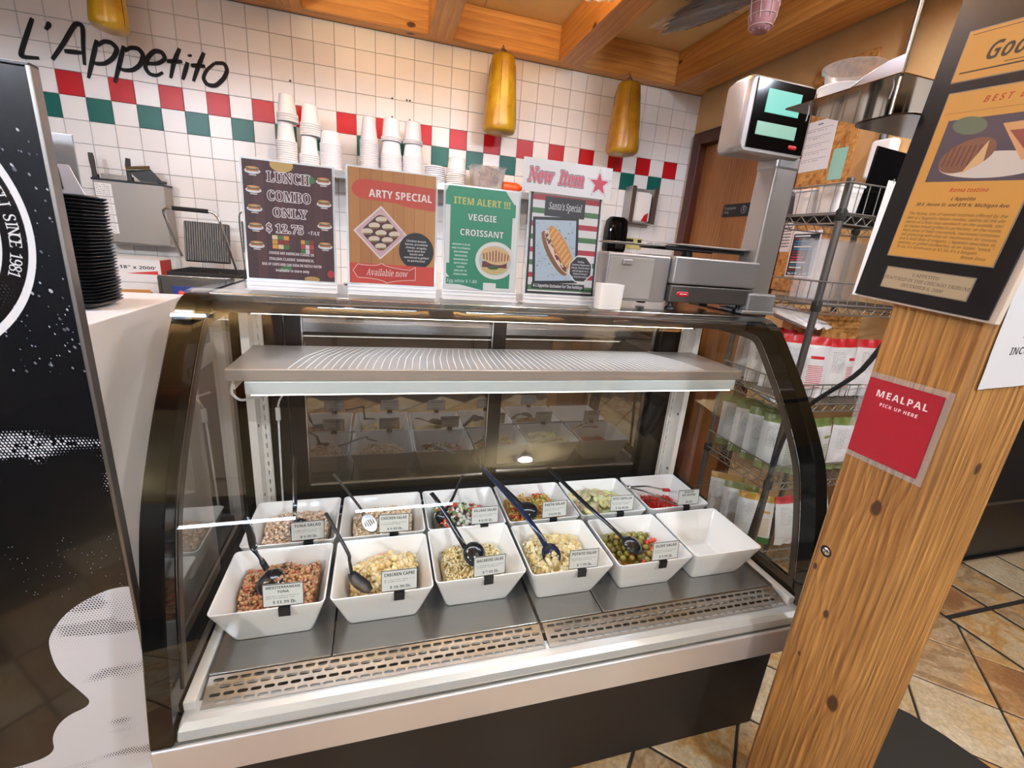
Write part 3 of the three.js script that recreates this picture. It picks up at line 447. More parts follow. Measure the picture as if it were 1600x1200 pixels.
  salad('F1', 'chicken_salad', 'creamy yellow chicken capri salad with pink bits in the second front bowl', { seed: 3, base: 0.035, heap: 0.066, tilt: -0.016, side: 0.012, rough: 0.04, core: 0xcfae74 }, [[330, LUMPS, [0xe4c88c, 0xdcbc7c, 0xead4a4, 0xd0b072, 0xe4ce9c], 0.0045, 0.0115, 0.6], [320, LUMPS, [0xe6cc94, 0xdcbe82], 0.0025, 0.005, 0.6], [90, LUMPS, [0xd99a86, 0xcf8a78, 0xb9c07a, 0xe0b09a], 0.003, 0.007, 0.5]]);
  salad('F2', 'macaroni_salad', 'pale elbow macaroni salad in the third front bowl', { seed: 5, base: 0.05, heap: 0.028, tilt: -0.012, rough: 0.016, core: 0xd9bf84 }, [[420, [elbow], [0xf0dca6, 0xecd498, 0xf4e4b8, 0xe6cc8e], 0.0062, 0.0082, 1], [60, LUMPS, [0xf0e6c8, 0xd9c890], 0.002, 0.004, 0.6]]);
  salad('F3', 'potato_salad', 'chunky pale yellow potato salad in the fourth front bowl', { seed: 7, base: 0.052, heap: 0.048, tilt: -0.018, rough: 0.035, core: 0xd6bc80 }, [[230, LUMPS, [0xe8d29a, 0xe2c98c, 0xeedcb0, 0xdabd7c], 0.005, 0.011, 0.65], [420, LUMPS, [0xf2e6bc, 0xe9d8a4], 0.003, 0.006, 0.6], [26, LUMPS, [0xc98a6a, 0xb8704e], 0.002, 0.0045, 0.4]]);
  salad('B0', 'tuna_salad', 'pinkish shredded tuna salad in the back left bowl', { seed: 11, base: 0.056, heap: 0.044, tilt: -0.016, rough: 0.026, core: 0xc9a98a }, [[620, LUMPS, [0xe0c4a8, 0xd6b496, 0xeed9c2, 0xcda58a, 0xe2bfa2], 0.0028, 0.0065, 0.45], [70, LUMPS, [0xb97a5c, 0xa8b07a], 0.002, 0.004, 0.4]]);
  salad('B1', 'chicken_salad', 'fine pale chicken salad in the second back bowl', { seed: 13, base: 0.058, heap: 0.036, tilt: -0.014, rough: 0.022, core: 0xdcbf98 }, [[620, LUMPS, [0xeed6b4, 0xe6c8a2, 0xf2e0c4, 0xe0b890], 0.0028, 0.006, 0.5], [40, LUMPS, [0xcf9a7a, 0xc8b87a], 0.002, 0.004, 0.4]]);
  salad('B2', 'village_salad', 'village salad of white cheese cubes, tomato and olives in the third back bowl', { seed: 17, base: 0.05, heap: 0.032, tilt: -0.01, rough: 0.02, core: 0x8a7a5a }, [[110, [cube, LUMPS[1]], [0xf2eee2, 0xece6d6], 0.006, 0.0085, 0.8], [60, LUMPS, [0xc8402a, 0xd6502f], 0.007, 0.011, 0.6], [46, LUMPS, [0x3a2430, 0x4a2f36], 0.006, 0.009, 0.7], [60, LUMPS, [0x7c9a4a, 0x93ad5e], 0.006, 0.009, 0.5]], OILY);
  salad('B3', 'pasta_salad', 'orange spiral pasta salad with tomatoes in the fourth back bowl', { seed: 19, base: 0.055, heap: 0.038, tilt: -0.016, rough: 0.03, core: 0xb07c34 }, [[120, [spiral], [0xdda544, 0xe4b45c, 0xcf9334, 0xe8c276], 0.0065, 0.0085, 1], [40, LUMPS, [0xc93a22, 0xd8492a], 0.006, 0.0095, 0.7], [40, LUMPS, [0x8f9a3e, 0xa8a850], 0.005, 0.009, 0.6]], OILY);
  salad('B5', 'roasted_peppers', 'bright red roasted pepper strips in the back right bowl', { seed: 23, base: 0.036, heap: 0.032, tilt: 0.0, rough: 0.014, core: 0xa81a10 }, [[380, [shred], [0xd42a1a, 0xc4201a, 0xe0402a], 0.0035, 0.0055, 0.8]], OILY);
  // tortellini and olives can be counted: each is a thing
  { const f = top({ seed: 29, base: 0.054, heap: 0.044, tilt: -0.012, rough: 0.03 }), R = rng(77), dress = mesh('pesto_dressing', [core((u, v) => f(u, v) - 0.006, col(0xb9bd84))], OILY, scene); dress.position.set(...at3.B4); tag(dress, 'green pesto dressing under the tortellini in the fifth back bowl', 'dressing'); stuff(dress);
    const tg = (() => { const g = new THREE.TorusGeometry(0.0105, 0.0078, 10, 18), P = g.attributes.position; for (let i = 0; i < P.count; i++) { const x = P.getX(i), y = P.getY(i), z = P.getZ(i), a = Math.atan2(y, x), k = 1 + 0.22 * Math.cos(a) + 0.1 * noise(x * 300, y * 300, 4); P.setXYZ(i, x * k, y * k, z * (0.85 + 0.3 * Math.max(0, Math.cos(a)))); } g.computeVertexNormals(); return g; })();
    const mats = [0xe2d69a, 0xd9cf8c, 0xcfd09a, 0xc7b98a, 0xb7a07c].map((c) => phys(c, 0.35, { clearcoat: 0.25 }));
    const pts = []; let tr = 0; while (pts.length < 34 && tr++ < 6000) { const u = R() * 1.56 - 0.78, v = R() * 1.52 - 0.76; const p = spot(f, u, v); if (pts.every((q) => Math.hypot(q[0] - p[0], q[2] - p[2]) > 0.0235)) pts.push(p); }
    pts.forEach((p) => { const t = mesh('tortellini', tg, mats[Math.floor(R() * 5)], scene); t.position.set(at3.B4[0] + p[0], at3.B4[1] + p[1] + 0.002, at3.B4[2] + p[2]); t.rotation.set(-PI / 2 + (R() - 0.5) * 1.2, (R() - 0.5) * 1.2, R() * 6.3); tag(t, 'plump stuffed tortellini dressed with green pesto in the fifth back bowl', 'pasta', 'tortellini in the pesto bowl'); }); }
  { const f = top({ seed: 31, base: 0.046, heap: 0.034, tilt: -0.014, rough: 0.02 }), R = rng(78), oil = mesh('olive_marinade', [core((u, v) => f(u, v) - 0.004, col(0x8a6a28))], OILY, scene); oil.position.set(...at3.F4); tag(oil, 'dark golden oil marinade beneath the olives in the fifth front bowl', 'marinade'); stuff(oil);
    const og = lathe([[0.0022, 0.0085], [0.0045, 0.0095], [0.0078, 0.0062], [0.0092, 0], [0.0078, -0.0064], [0.004, -0.0096], [0, -0.0102]].reverse(), 14), hole = cyl(0.0024, 0.0024, 0.004, 8, 0, 0.0074, 0);
    const mats = [0x8a8030, 0x9a8f3c, 0x7a6a26, 0xa88a3a].map((c) => phys(c, 0.2, { clearcoat: 0.5 })), redm = [0xc2281a, 0xd84a26].map((c) => phys(c, 0.22, { clearcoat: 0.4 }));
    const pts = []; let tr = 0; while (pts.length < 62 && tr++ < 9000) { const u = R() * 1.74 - 0.87, v = R() * 1.7 - 0.85; const p = spot(f, u, v); if (pts.every((q) => Math.hypot(q[0] - p[0], q[2] - p[2]) > 0.0175)) pts.push([...p, u, v]); }
    let o0 = null; pts.forEach((p) => { const X = [at3.F4[0] + p[0], at3.F4[1] + p[1] + 0.004, at3.F4[2] + p[2]], chunk = (p[4] > 0.35 && R() < 0.55) || R() < 0.1;
      if (chunk) { const t = mesh('pepper_chunk', LUMPS[Math.floor(R() * 4)], redm[Math.floor(R() * 2)], scene); t.scale.set(0.0105, 0.0062, 0.009); t.position.set(...X); t.rotation.set(R() * 6, R() * 6, R() * 6); tag(t, 'glossy red pepper chunk among the green olives in the olive salad', 'pepper', 'red pepper chunks in the olive salad'); }
      else { const t = thing('olive', 'pitted green olive in the olive salad bowl of the front row', 'olive', X, 0, 'green olives in the olive salad'); mesh('flesh', og, mats[Math.floor(R() * 4)], t); mesh('pit_hole', hole, MAT.blackMatte, t); t.rotation.set(R() * 6.3, R() * 6.3, R() * 6.3); } }); }
  // --- price tags clipped to the rims
  const TAGS = [['F0', 1.27, 'MEDITERRANEAN\nTUNA', '$ 11.99 lb.'], ['F1', 1.53, 'CHICKEN CAPRI', '$ 10.99 lb.'], ['F2', 1.762, 'MACARONI SALAD', '$ 7.99 lb.'], ['F3', 2.025, 'POTATO SALAD', '$ 7.99 lb.'], ['F4', 2.28, 'OLIVE SALAD', '$ 9.99 lb.'], ['B0', 1.289, 'TUNA SALAD', '$ 9.99 lb.'], ['B1', 1.524, 'CHICKEN SALAD', '$ 9.99 lb.'], ['B2', 1.799, 'VILLAGE SALAD', '$ 8.99 lb.'], ['B3', 2.032, 'PASTA SALAD', '$ 8.99 lb.'], ['B4', 2.279, 'PESTO TORTELLINI', '$ 10.99 lb.'], ['B5', 2.546, 'ROASTED\nRED PEPPERS', '$9.99']];
  const cw = 256, ch = 168;
  const atlas = print(1024, 512, (x) => TAGS.forEach(([, , n, pr], i) => {
    x.save(); x.translate((i % 4) * cw, Math.floor(i / 4) * ch); x.fillStyle = '#d9dcd8'; x.fillRect(0, 0, cw, ch); x.strokeStyle = '#23252a'; x.lineWidth = 6; x.strokeRect(4, 4, cw - 8, ch - 8);
    x.fillStyle = '#26272b'; x.textAlign = 'center'; const ls = n.split('\n'); const big = ls.length > 1 ? 27 : 34; x.font = `bold ${big}px sans-serif`; ls.forEach((s, k) => { const w = x.measureText(s).width, sc = Math.min(1, 216 / w); x.save(); x.translate(cw / 2, (ls.length > 1 ? 36 : 48) + k * 32); x.scale(sc * 0.98, 1); x.fillText(s, 0, 0); x.restore(); });
    if (i < 10) { x.fillStyle = '#5a5c60'; x.font = '10px sans-serif'; const R = rng(i + 3); for (let k = 0; k < 2; k++) { const y = (ls.length > 1 ? 88 : 76) + k * 14; for (let q = 24; q < (k ? 190 : 230); q += 4 + R() * 9) x.fillRect(q, y, 2 + R() * 6, 4); } }
    x.fillStyle = '#26272b'; x.font = 'bold 30px serif'; x.fillText(pr, cw / 2 + 8, ch - 22); x.restore();
  }));
  const cardMat = std(0xffffff, 0.35, 0, { map: atlas }), clipGeo = [rbox(0.026, 0.022, 0.003, 0.001, 0, -0.012, 0.004), rbox(0.026, 0.003, 0.016, 0.001, 0, 0.0, -0.004), rbox(0.022, 0.012, 0.004, 0.001, 0, 0.004, 0)];
  TAGS.forEach(([k, x0, n], i) => {
    const z = at3[k][2] + BD, y = RIM_Y + 0.0015, lab = n.replace('\n', ' ').toLowerCase();
    const t = thing('price_tag', `white price card reading ${lab} clipped to the front rim of its bowl`, 'price tag', [x0 + 0.044, y, z - 0.001], 0, 'price tags on the salad bowls');
    const g = new THREE.BoxGeometry(0.087, 0.057, 0.0012), U = g.attributes.uv; for (let q = 0; q < U.count; q++) U.setXY(q, ((i % 4) * cw + clamp(U.getX(q), 0.01, 0.99) * cw) / 1024, 1 - (Math.floor(i / 4) * ch + (1 - clamp(U.getY(q), 0.01, 0.99)) * ch) / 512);
    mesh('card', at(g, 0, 0.036, 0.002, -0.12), cardMat, t); mesh('clip', clipGeo.map((q) => q.clone()), [MAT.blackPlastic, MAT.bronze][0], t, 'black plastic clip'); t.rotation.y = (i % 3 - 1) * 0.03;
  });
  // --- serving spoons
  const spoonHead = (a, b, d) => { const g = lathe([[0, -1], [0.35, -0.93], [0.7, -0.7], [0.92, -0.35], [1, 0], [0.95, 0], [0.87, -0.33], [0.66, -0.62], [0.33, -0.82], [0, -0.88]], 24); return at(g, 0, 0, 0, 0, 0, 0, [a, d, b]); };
  function spoon(name, label, mat, pts, w, head, group) {
    const t = thing(name, label, 'serving spoon', pts[0], 0, group), o = pts[0];
    mesh('handle', strip(pts.map((p) => [p[0] - o[0], p[1] - o[1], p[2] - o[2]]), w, 0.0045, 22), mat, t); const h = mesh('spoon_bowl', head.geo, mat, t); h.position.set(head.p[0] - o[0], head.p[1] - o[1], head.p[2] - o[2]); h.rotation.set(...head.r); return t;
  }
  const wid = (a, b) => (t) => lerp(a, b, t);
  spoon('serving_spoon', 'black spoon standing in the mediterranean tuna, bowl facing down', MAT.blackSpoon, [[1.245, 0.708, 1.99], [1.232, 0.735, 1.985], [1.218, 0.775, 1.985], [1.205, 0.80, 1.955], [1.188, 0.825, 1.925]], wid(0.018, 0.02), { geo: spoonHead(0.034, 0.042, 0.02), p: [1.262, 0.69, 2.025], r: [PI + 0.35, 0.4, 0.2] });
  { const t = thing('serving_spatula', 'narrow dark spatula stuck into the chicken capri salad', 'spatula', [1.5, 0.70, 2.095]); mesh('handle', strip([[-0.042, 0.012, -0.04], [-0.047, 0.06, -0.035], [-0.052, 0.082, -0.045], [-0.115, 0.116, -0.175]], wid(0.007, 0.01), 0.008, 22), std(0x2a2422, 0.35), t); mesh('blade', strip([[-0.044, 0.018, -0.042], [-0.028, 0.01, -0.02], [-0.006, 0.001, 0.0], [0.006, -0.004, 0.006]], (k) => 0.012 + 0.026 * Math.sin(PI * clamp(0.12 + k * 0.8)), 0.003, 14), std(0x1f1a18, 0.3), t); }
  spoon('serving_spoon', 'dark grey spoon upright in the back tuna salad', MAT.blackSpoon, [[1.285, 0.715, 1.8], [1.28, 0.742, 1.785], [1.279, 0.762, 1.765], [1.266, 0.82, 1.67], [1.262, 0.852, 1.62]], wid(0.011, 0.015), { geo: spoonHead(0.027, 0.033, 0.014), p: [1.297, 0.707, 1.815], r: [0.5, 0.2, 0] });
  { const t = thing('slotted_spoon', 'slim slotted spoon lying in the back chicken salad', 'serving spoon', [1.49, 0.71, 1.815]); mesh('handle', strip([[-0.014, 0.014, -0.012], [-0.022, 0.032, -0.03], [-0.112, 0.07, -0.19]], wid(0.007, 0.009), 0.005, 18), std(0x55504c, 0.3, 0.3), t); const hs = []; for (let i = 0; i < 5; i++) hs.push(rrect(0.0018, 0.012 - Math.abs(i - 2) * 0.002, 0.0016, 2).map(([a, b]) => [a + (i - 2) * 0.0066, b])); const sh = []; for (let i = 0; i < 28; i++) { const a = i / 28 * 2 * PI; sh.push([Math.cos(a) * 0.021, Math.sin(a) * 0.03]); } mesh('spoon_bowl', at(extrude(sh, 0.0012, 0.0004, hs), 0.006, -0.001, 0.008, -PI / 2 + 0.55, 0.25, 0.5), std(0xb9b5b0, 0.25, 0.8), t); }
  spoon('serving_spoon', 'black round ladle spoon resting in the macaroni salad', MAT.blackSpoon, [[1.766, 0.712, 1.995], [1.755, 0.728, 1.975], [1.735, 0.75, 1.93], [1.70, 0.79, 1.86], [1.683, 0.803, 1.83]], wid(0.017, 0.015), { geo: spoonHead(0.035, 0.037, 0.021), p: [1.79, 0.704, 2.015], r: [PI + 0.5, 0.3, 0.25] });
  spoon('serving_spoon', 'thin dark spoon standing at the left side of the village salad', MAT.blackSpoon, [[1.74, 0.70, 1.775], [1.775, 0.713, 1.71], [1.822, 0.735, 1.605]], wid(0.012, 0.009), { geo: spoonHead(0.025, 0.032, 0.012), p: [1.728, 0.688, 1.8], r: [0.4, 0.4, 0] });
  spoon('serving_spoon', 'long dark blue tinted ladle leaning across the pasta salad into the potato salad', phys(0x1a2540, 0.14, { clearcoat: 0.6 }), [[2.0, 0.722, 2.04], [1.985, 0.745, 2.0], [1.958, 0.768, 1.92], [1.92, 0.788, 1.82], [1.873, 0.815, 1.7]], wid(0.02, 0.016), { geo: spoonHead(0.03, 0.032, 0.024), p: [2.012, 0.707, 2.057], r: [0.7, 0.2, -0.1] });
  spoon('serving_spoon', 'black spoon with a domed head lying on the pasta salad', MAT.blackSpoon, [[1.995, 0.712, 1.79], [1.965, 0.73, 1.735], [1.935, 0.745, 1.68], [1.915, 0.752, 1.65]], wid(0.016, 0.013), { geo: spoonHead(0.036, 0.034, 0.016), p: [2.018, 0.702, 1.815], r: [PI + 0.3, 0.5, 0.1] });
  spoon('serving_spoon', 'black and chrome spoon slanting back out of the olive salad', MAT.blackSpoon, [[2.262, 0.712, 2.03], [2.23, 0.738, 1.99], [2.18, 0.768, 1.9], [2.108, 0.815, 1.735]], wid(0.014, 0.018), { geo: spoonHead(0.033, 0.036, 0.02), p: [2.283, 0.7, 2.052], r: [PI + 0.35, -0.4, 0.25] });
  { const t = thing('tongs', 'pair of slim steel tongs lying in the roasted red peppers', 'tongs', [2.424, 0.722, 1.775]); const a = [[0, 0.012, 0], [0.05, 0.01, 0.035], [0.136, -0.004, 0.112]], b = [[0, 0.014, 0], [0.07, 0.018, 0.012], [0.142, 0.008, 0.03]]; mesh('arm', strip(a, 0.011, 0.002, 16), MAT.chrome, t); mesh('arm', strip(b, 0.011, 0.002, 16), MAT.chrome, t); mesh('hinge', rbox(0.014, 0.014, 0.014, 0.004, -0.002, 0.013, 0.002), MAT.chrome, t); mesh('grip', rbox(0.03, 0.008, 0.016, 0.003, 0.142, 0.008, 0.03, 0, -0.2), MAT.red, t, 'reddish coated tip'); }
}
// ------------------------------------------------------------------ sign holders on top of the case
const TOPY = 1.3965;
{
  const F = (x, s, w, b = 'bold', f = 'sans-serif') => { x.font = `${b} ${s}px ${f}`; return w; };
  const fit = (x, s, cx, y, max, size, font = 'bold', fam = 'sans-serif', stroke) => { F(x, size, 0, font, fam); const w = x.measureText(s).width, k = Math.min(1, max / w); x.save(); x.translate(cx, y); x.scale(k, 1); x.textAlign = 'center'; if (stroke) { x.lineWidth = stroke[1]; x.strokeStyle = stroke[0]; x.lineJoin = 'round'; x.strokeText(s, 0, 0); } x.fillText(s, 0, 0); x.restore(); };
  const wrap = (x, ls, cx, y, lh, max, size, font, fam) => ls.forEach((s, i) => fit(x, s, cx, y + i * lh, max, size, font, fam));
  const sandwich = (x, cx, cy, w, R) => { x.fillStyle = '#dfe6ea'; x.beginPath(); x.ellipse(cx, cy + w * 0.12, w * 0.55, w * 0.2, 0, 0, 7); x.fill(); x.fillStyle = '#8f3b2e'; x.fillRect(cx - w * 0.42, cy - w * 0.02, w * 0.84, w * 0.1); x.fillStyle = '#5f8a3a'; x.fillRect(cx - w * 0.44, cy - w * 0.05, w * 0.88, w * 0.05); x.fillStyle = '#d69a58'; x.beginPath(); x.ellipse(cx, cy - w * 0.07, w * 0.46, w * 0.13, 0, PI, 0); x.fill(); x.fillStyle = '#c98c4a'; x.fillRect(cx - w * 0.44, cy + w * 0.07, w * 0.88, w * 0.08); x.fillStyle = '#f1e9e2'; x.fillRect(cx - w * 0.25, cy + w * 0.36, w * 0.5, w * 0.06); };
  const boards = (x, W, H, n, a, b, R) => { for (let i = 0; i < n; i++) { x.fillStyle = `rgb(${mix3(a, b, R()).map(Math.round).join(',')})`; x.fillRect(i * W / n, 0, W / n, H); x.fillStyle = 'rgba(40,10,10,0.35)'; x.fillRect(i * W / n, 0, 3, H); for (let k = 0; k < 40; k++) { x.fillStyle = `rgba(30,10,10,${R() * 0.12})`; x.fillRect((i + R()) * W / n, R() * H, 2, 60 + R() * 200); } } };
  const W = 768, H = 1000;
  const P1 = print(W, H, (x) => { const R = rng(5); boards(x, W, H, 9, [84, 44, 46], [58, 28, 32], R);
    for (let i = 0; i < 5; i++) sandwich(x, 85, 80 + i * 155, 120, R); for (const y of [110, 300, 490, 670]) sandwich(x, 690, y, 120, R);
    x.fillStyle = '#caa860'; x.beginPath(); x.ellipse(330, 20, 100, 60, 0, 0, 7); x.fill(); x.fillStyle = '#3d7a4a'; x.beginPath(); x.ellipse(560, 110, 60, 36, 0.4, 0, 7); x.fill(); x.beginPath(); x.ellipse(320, 905, 60, 25, -0.3, 0, 7); x.fill();
    x.fillStyle = '#4a1c20'; const st = ['#f3ecec', 12]; fit(x, 'LUNCH', 385, 165, 370, 112, 'bold', 'serif', st); fit(x, 'COMBO', 385, 320, 380, 112, 'bold', 'serif', st); fit(x, 'ONLY', 385, 455, 300, 104, 'bold', 'serif', st); fit(x, '$ 12.75', 335, 590, 330, 100, 'bold', 'serif', st); x.fillStyle = '#f3ecec'; fit(x, '+TAX', 585, 588, 110, 44, 'italic bold', 'serif');
    for (const [px, py, w] of [[220, 615, 150], [470, 640, 120]]) for (let i = 0; i < 9; i++) { x.fillStyle = ['#c8402c', '#e8d8a0', '#4a7a3a', '#d8d8d8', '#8a2a22', '#e0a040'][Math.floor(R() * 6)]; x.fillRect(px + (i % 3) * w / 3, py + Math.floor(i / 3) * 40, w / 3 - 4, 36); }
    x.fillStyle = '#f3ecec'; wrap(x, ['CHOOSE ANY AMERICAN CLASSIC OR', 'ITALIAN CLASSIC SANDWICH,'], 385, 780, 52, 400, 34); fit(x, 'BAG OF CHIPS AND CAN SODA OR NESTLE WATER', 385, 880, 530, 34); fit(x, 'Available in store only', 385, 932, 300, 34); x.fillStyle = '#b3262e'; x.beginPath(); x.ellipse(735, 930, 34, 34, 0, 0, 7); x.fill(); x.fillStyle = '#c09a58'; x.beginPath(); x.ellipse(560, 985, 70, 24, 0, 0, 7); x.fill(); });
  const P2 = print(W, H, (x) => { const R = rng(6); boards(x, W, H, 8, [204, 148, 84], [182, 122, 62], R); x.fillStyle = 'rgba(205,74,58,0.93)'; x.beginPath(); x.moveTo(30, 180); x.quadraticCurveTo(40, 90, 160, 90); x.lineTo(W, 110); x.lineTo(W, 310); x.quadraticCurveTo(500, 300, 420, 270); x.lineTo(140, 260); x.quadraticCurveTo(40, 250, 30, 180); x.fill(); x.fillStyle = '#f7efe9'; fit(x, 'ARTY SPECIAL', 455, 235, 560, 92);
    x.save(); x.translate(275, 540); x.rotate(PI / 4 + 0.02); x.fillStyle = '#f3e6e4'; x.fillRect(-168, -168, 336, 336); x.fillStyle = '#d9b3b6'; x.fillRect(-156, -156, 312, 312); x.fillStyle = '#4a2c2c'; x.beginPath(); x.roundRect(-128, -128, 256, 256, 60); x.fill(); for (let i = 0; i < 9; i++) { x.save(); x.translate(-86 + (i % 3) * 84 + R() * 10, -86 + Math.floor(i / 3) * 84); x.rotate(-0.9); x.fillStyle = '#e6d3bc'; x.beginPath(); x.ellipse(0, 0, 50, 26, 0, 0, 7); x.fill(); x.fillStyle = '#6d8a44'; x.fillRect(-36, 14, 72, 8); x.fillStyle = '#a84a3a'; x.fillRect(-34, 22, 68, 7); x.restore(); } x.restore();
    x.fillStyle = '#1b1719'; x.beginPath(); x.ellipse(598, 680, 160, 166, 0, 0, 7); x.fill(); x.fillStyle = '#e8e4e2'; wrap(x, ['Chicken breast,', 'bacon, provolone', 'cheese, arugula,', 'basil pest but', 'bacon and', 'contained is grilled', 'to perfection!'], 598, 598, 30, 230, 25);
    x.fillStyle = '#d84a34'; x.beginPath(); x.rect(0, 820, W, H - 820); x.fill(); x.fillStyle = '#c8392a'; x.strokeStyle = '#f6e2da'; x.lineWidth = 5; x.beginPath(); x.moveTo(70, 830); x.quadraticCurveTo(250, 850, 280, 810); x.quadraticCurveTo(320, 850, 540, 860); x.lineTo(590, 830); x.lineTo(590, 950); x.quadraticCurveTo(400, 960, 330, 990); x.quadraticCurveTo(280, 950, 70, 950); x.lineTo(30, 890); x.closePath(); x.fill(); x.stroke(); x.fillStyle = '#f8ece6'; fit(x, 'Available now', 330, 925, 370, 80, 'italic', 'serif'); });
  const P3 = print(W, H, (x) => { const g = x.createLinearGradient(0, 0, W, H); g.addColorStop(0, '#2f9d78'); g.addColorStop(1, '#178a66'); x.fillStyle = '#eef2ee'; x.fillRect(0, 0, W, H); x.fillStyle = g; x.beginPath(); x.moveTo(30, 0); x.lineTo(620, 0); x.lineTo(720, 120); x.lineTo(W - 30, 120); x.lineTo(W - 30, 250); x.lineTo(W - 60, 250); x.lineTo(W - 60, H - 30); x.lineTo(560, H - 30); x.lineTo(560, H - 80); x.lineTo(420, H - 80); x.lineTo(420, H); x.lineTo(110, H - 60); x.lineTo(20, H - 160); x.lineTo(20, H - 260); x.lineTo(50, H - 260); x.lineTo(50, 180); x.lineTo(0, 180); x.lineTo(0, 60); x.closePath(); x.fill();
    x.fillStyle = '#d6cf6a'; fit(x, 'ITEM ALERT !!!', 380, 165, 600, 92, 'bold'); x.fillStyle = '#f2f5f0'; fit(x, 'VEGGIE', 385, 310, 320, 86, 'bold', 'sans-serif', ['#1c5a48', 6]); fit(x, 'CROISSANT', 385, 460, 500, 86, 'bold', 'sans-serif', ['#1c5a48', 6]); wrap(x, ['CROISSANT IS FILLED', 'AND TO SPINACH', 'RED PEPPERS', 'ARTICHOKE', 'MOZZARELLA', 'WITH FRESH', 'CHEESE', 'GRILLED TO', 'PERFECTION'], 170, 560, 37, 190, 24);
    x.fillStyle = '#e9ece6'; x.beginPath(); x.ellipse(540, 690, 215, 190, 0, 0, 7); x.fill(); x.fillStyle = '#c9d0cc'; x.beginPath(); x.ellipse(540, 690, 175, 152, 0, 0, 7); x.fill(); x.fillStyle = '#d8c07a'; x.beginPath(); x.ellipse(530, 760, 140, 70, 0, 0, 7); x.fill(); x.fillStyle = '#6a2a30'; x.fillRect(400, 700, 270, 60); x.fillStyle = '#365a2e'; x.beginPath(); x.ellipse(520, 760, 60, 22, 0, 0, 7); x.fill(); x.fillStyle = '#e2c08a'; x.beginPath(); x.ellipse(545, 640, 160, 90, 0.1, 0, 7); x.fill(); x.strokeStyle = '#8a3a2c'; x.lineWidth = 12; for (let i = 0; i < 9; i++) { x.beginPath(); x.moveTo(410 + i * 34, 585 + Math.abs(i - 4) * 9); x.lineTo(420 + i * 32, 705 - Math.abs(i - 4) * 6); x.stroke(); }
    x.fillStyle = '#2a8f70'; x.fillRect(20, H - 120, 380, 70); x.fillStyle = '#e8efe8'; fit(x, 'Egg white $ 1.80', 190, H - 70, 320, 44, 'normal'); });
  const P4 = print(W, H, (x) => { x.fillStyle = '#ebebea'; x.fillRect(0, 0, W, H); for (let i = 0; i < 8; i++) { x.fillStyle = i % 2 ? '#4a7d4c' : '#b8303c'; x.fillRect(0, 60 + i * 122, W, 50); } x.strokeStyle = '#15161c'; x.lineWidth = 26; x.strokeRect(8, 8, W - 16, H - 16);
    x.save(); x.translate(350, 560); x.rotate(-0.06); x.fillStyle = '#14151a'; x.fillRect(-300, -310, 500, 640); x.fillStyle = '#bcd0e0'; x.fillRect(-272, -282, 444, 584); const R = rng(8); x.fillStyle = '#5f8a4a'; for (let i = 0; i < 130; i++) x.fillRect(-260 + R() * 420, -260 + R() * 540, 4 + R() * 12, 3 + R() * 9); x.rotate(1.02); x.fillStyle = '#8a5a2a'; x.beginPath(); x.ellipse(0, 70, 250, 75, 0, 0, 7); x.fill(); x.fillStyle = '#f0d6c4'; x.beginPath(); x.ellipse(0, 40, 245, 60, 0, 0, 7); x.fill(); x.fillStyle = '#4d6f2e'; for (let i = 0; i < 30; i++) x.fillRect(-220 + R() * 430, 10 + R() * 60, 30, 12); x.fillStyle = '#6e1f33'; for (let i = 0; i < 18; i++) { x.beginPath(); x.arc(-200 + R() * 400, 30 + R() * 40, 14, 0, 7); x.fill(); } x.fillStyle = '#d9974a'; x.beginPath(); x.ellipse(0, -20, 250, 72, 0, 0, 7); x.fill(); x.strokeStyle = '#f0c88a'; x.lineWidth = 12; for (let i = -4; i < 5; i++) { x.beginPath(); x.moveTo(i * 50 - 18, -70); x.lineTo(i * 50 + 18, 30); x.stroke(); } x.restore();
    x.fillStyle = '#26272c'; x.fillRect(150, 70, 440, 180); x.fillStyle = '#f0efee'; fit(x, "Santa's Special", 370, 185, 360, 92, 'italic', 'serif'); x.beginPath(); for (let i = 0; i < 8; i++) { const a = (i + 0.5) * PI / 4; x.lineTo(598 + 142 * Math.cos(a), 735 + 142 * Math.sin(a)); } x.closePath(); x.fillStyle = '#f0efee'; x.fill(); x.beginPath(); for (let i = 0; i < 8; i++) { const a = (i + 0.5) * PI / 4; x.lineTo(598 + 130 * Math.cos(a), 735 + 130 * Math.sin(a)); } x.closePath(); x.fillStyle = '#2a2c33'; x.fill(); x.fillStyle = '#e6e6e6'; wrap(x, ['Turkey,', 'Cranberry Mayonnaise', 'Bacon, French Goat', 'and Arugula on a', 'Ciabatta Bread', 'for Only the Holidays'], 598, 670, 30, 205, 23);
    x.fillStyle = '#26272c'; x.fillRect(60, 890, 600, 62); x.fillStyle = '#f0efee'; fit(x, "A L'Appetito Exclusive For The Holidays", 360, 934, 560, 42); });
  const NI = print(1024, 320, (x) => { x.fillStyle = '#e9e9ea'; x.fillRect(0, 0, 1024, 320); x.fillStyle = '#d2415c'; fit(x, 'New  Item', 370, 225, 640, 190, 'italic bold', 'serif', ['#6f7276', 30]); fit(x, 'New  Item', 370, 225, 640, 190, 'italic bold', 'serif', ['#f3b4be', 10]); const star = (r, c) => { x.fillStyle = c; x.beginPath(); for (let i = 0; i < 10; i++) { const a = -PI / 2 + i * PI / 5, q = i % 2 ? r * 0.42 : r; x.lineTo(875 + q * Math.cos(a), 170 + q * Math.sin(a)); } x.closePath(); x.fill(); }; star(150, '#55585c'); star(142, '#f2f2f2'); star(118, '#cf3a56'); });
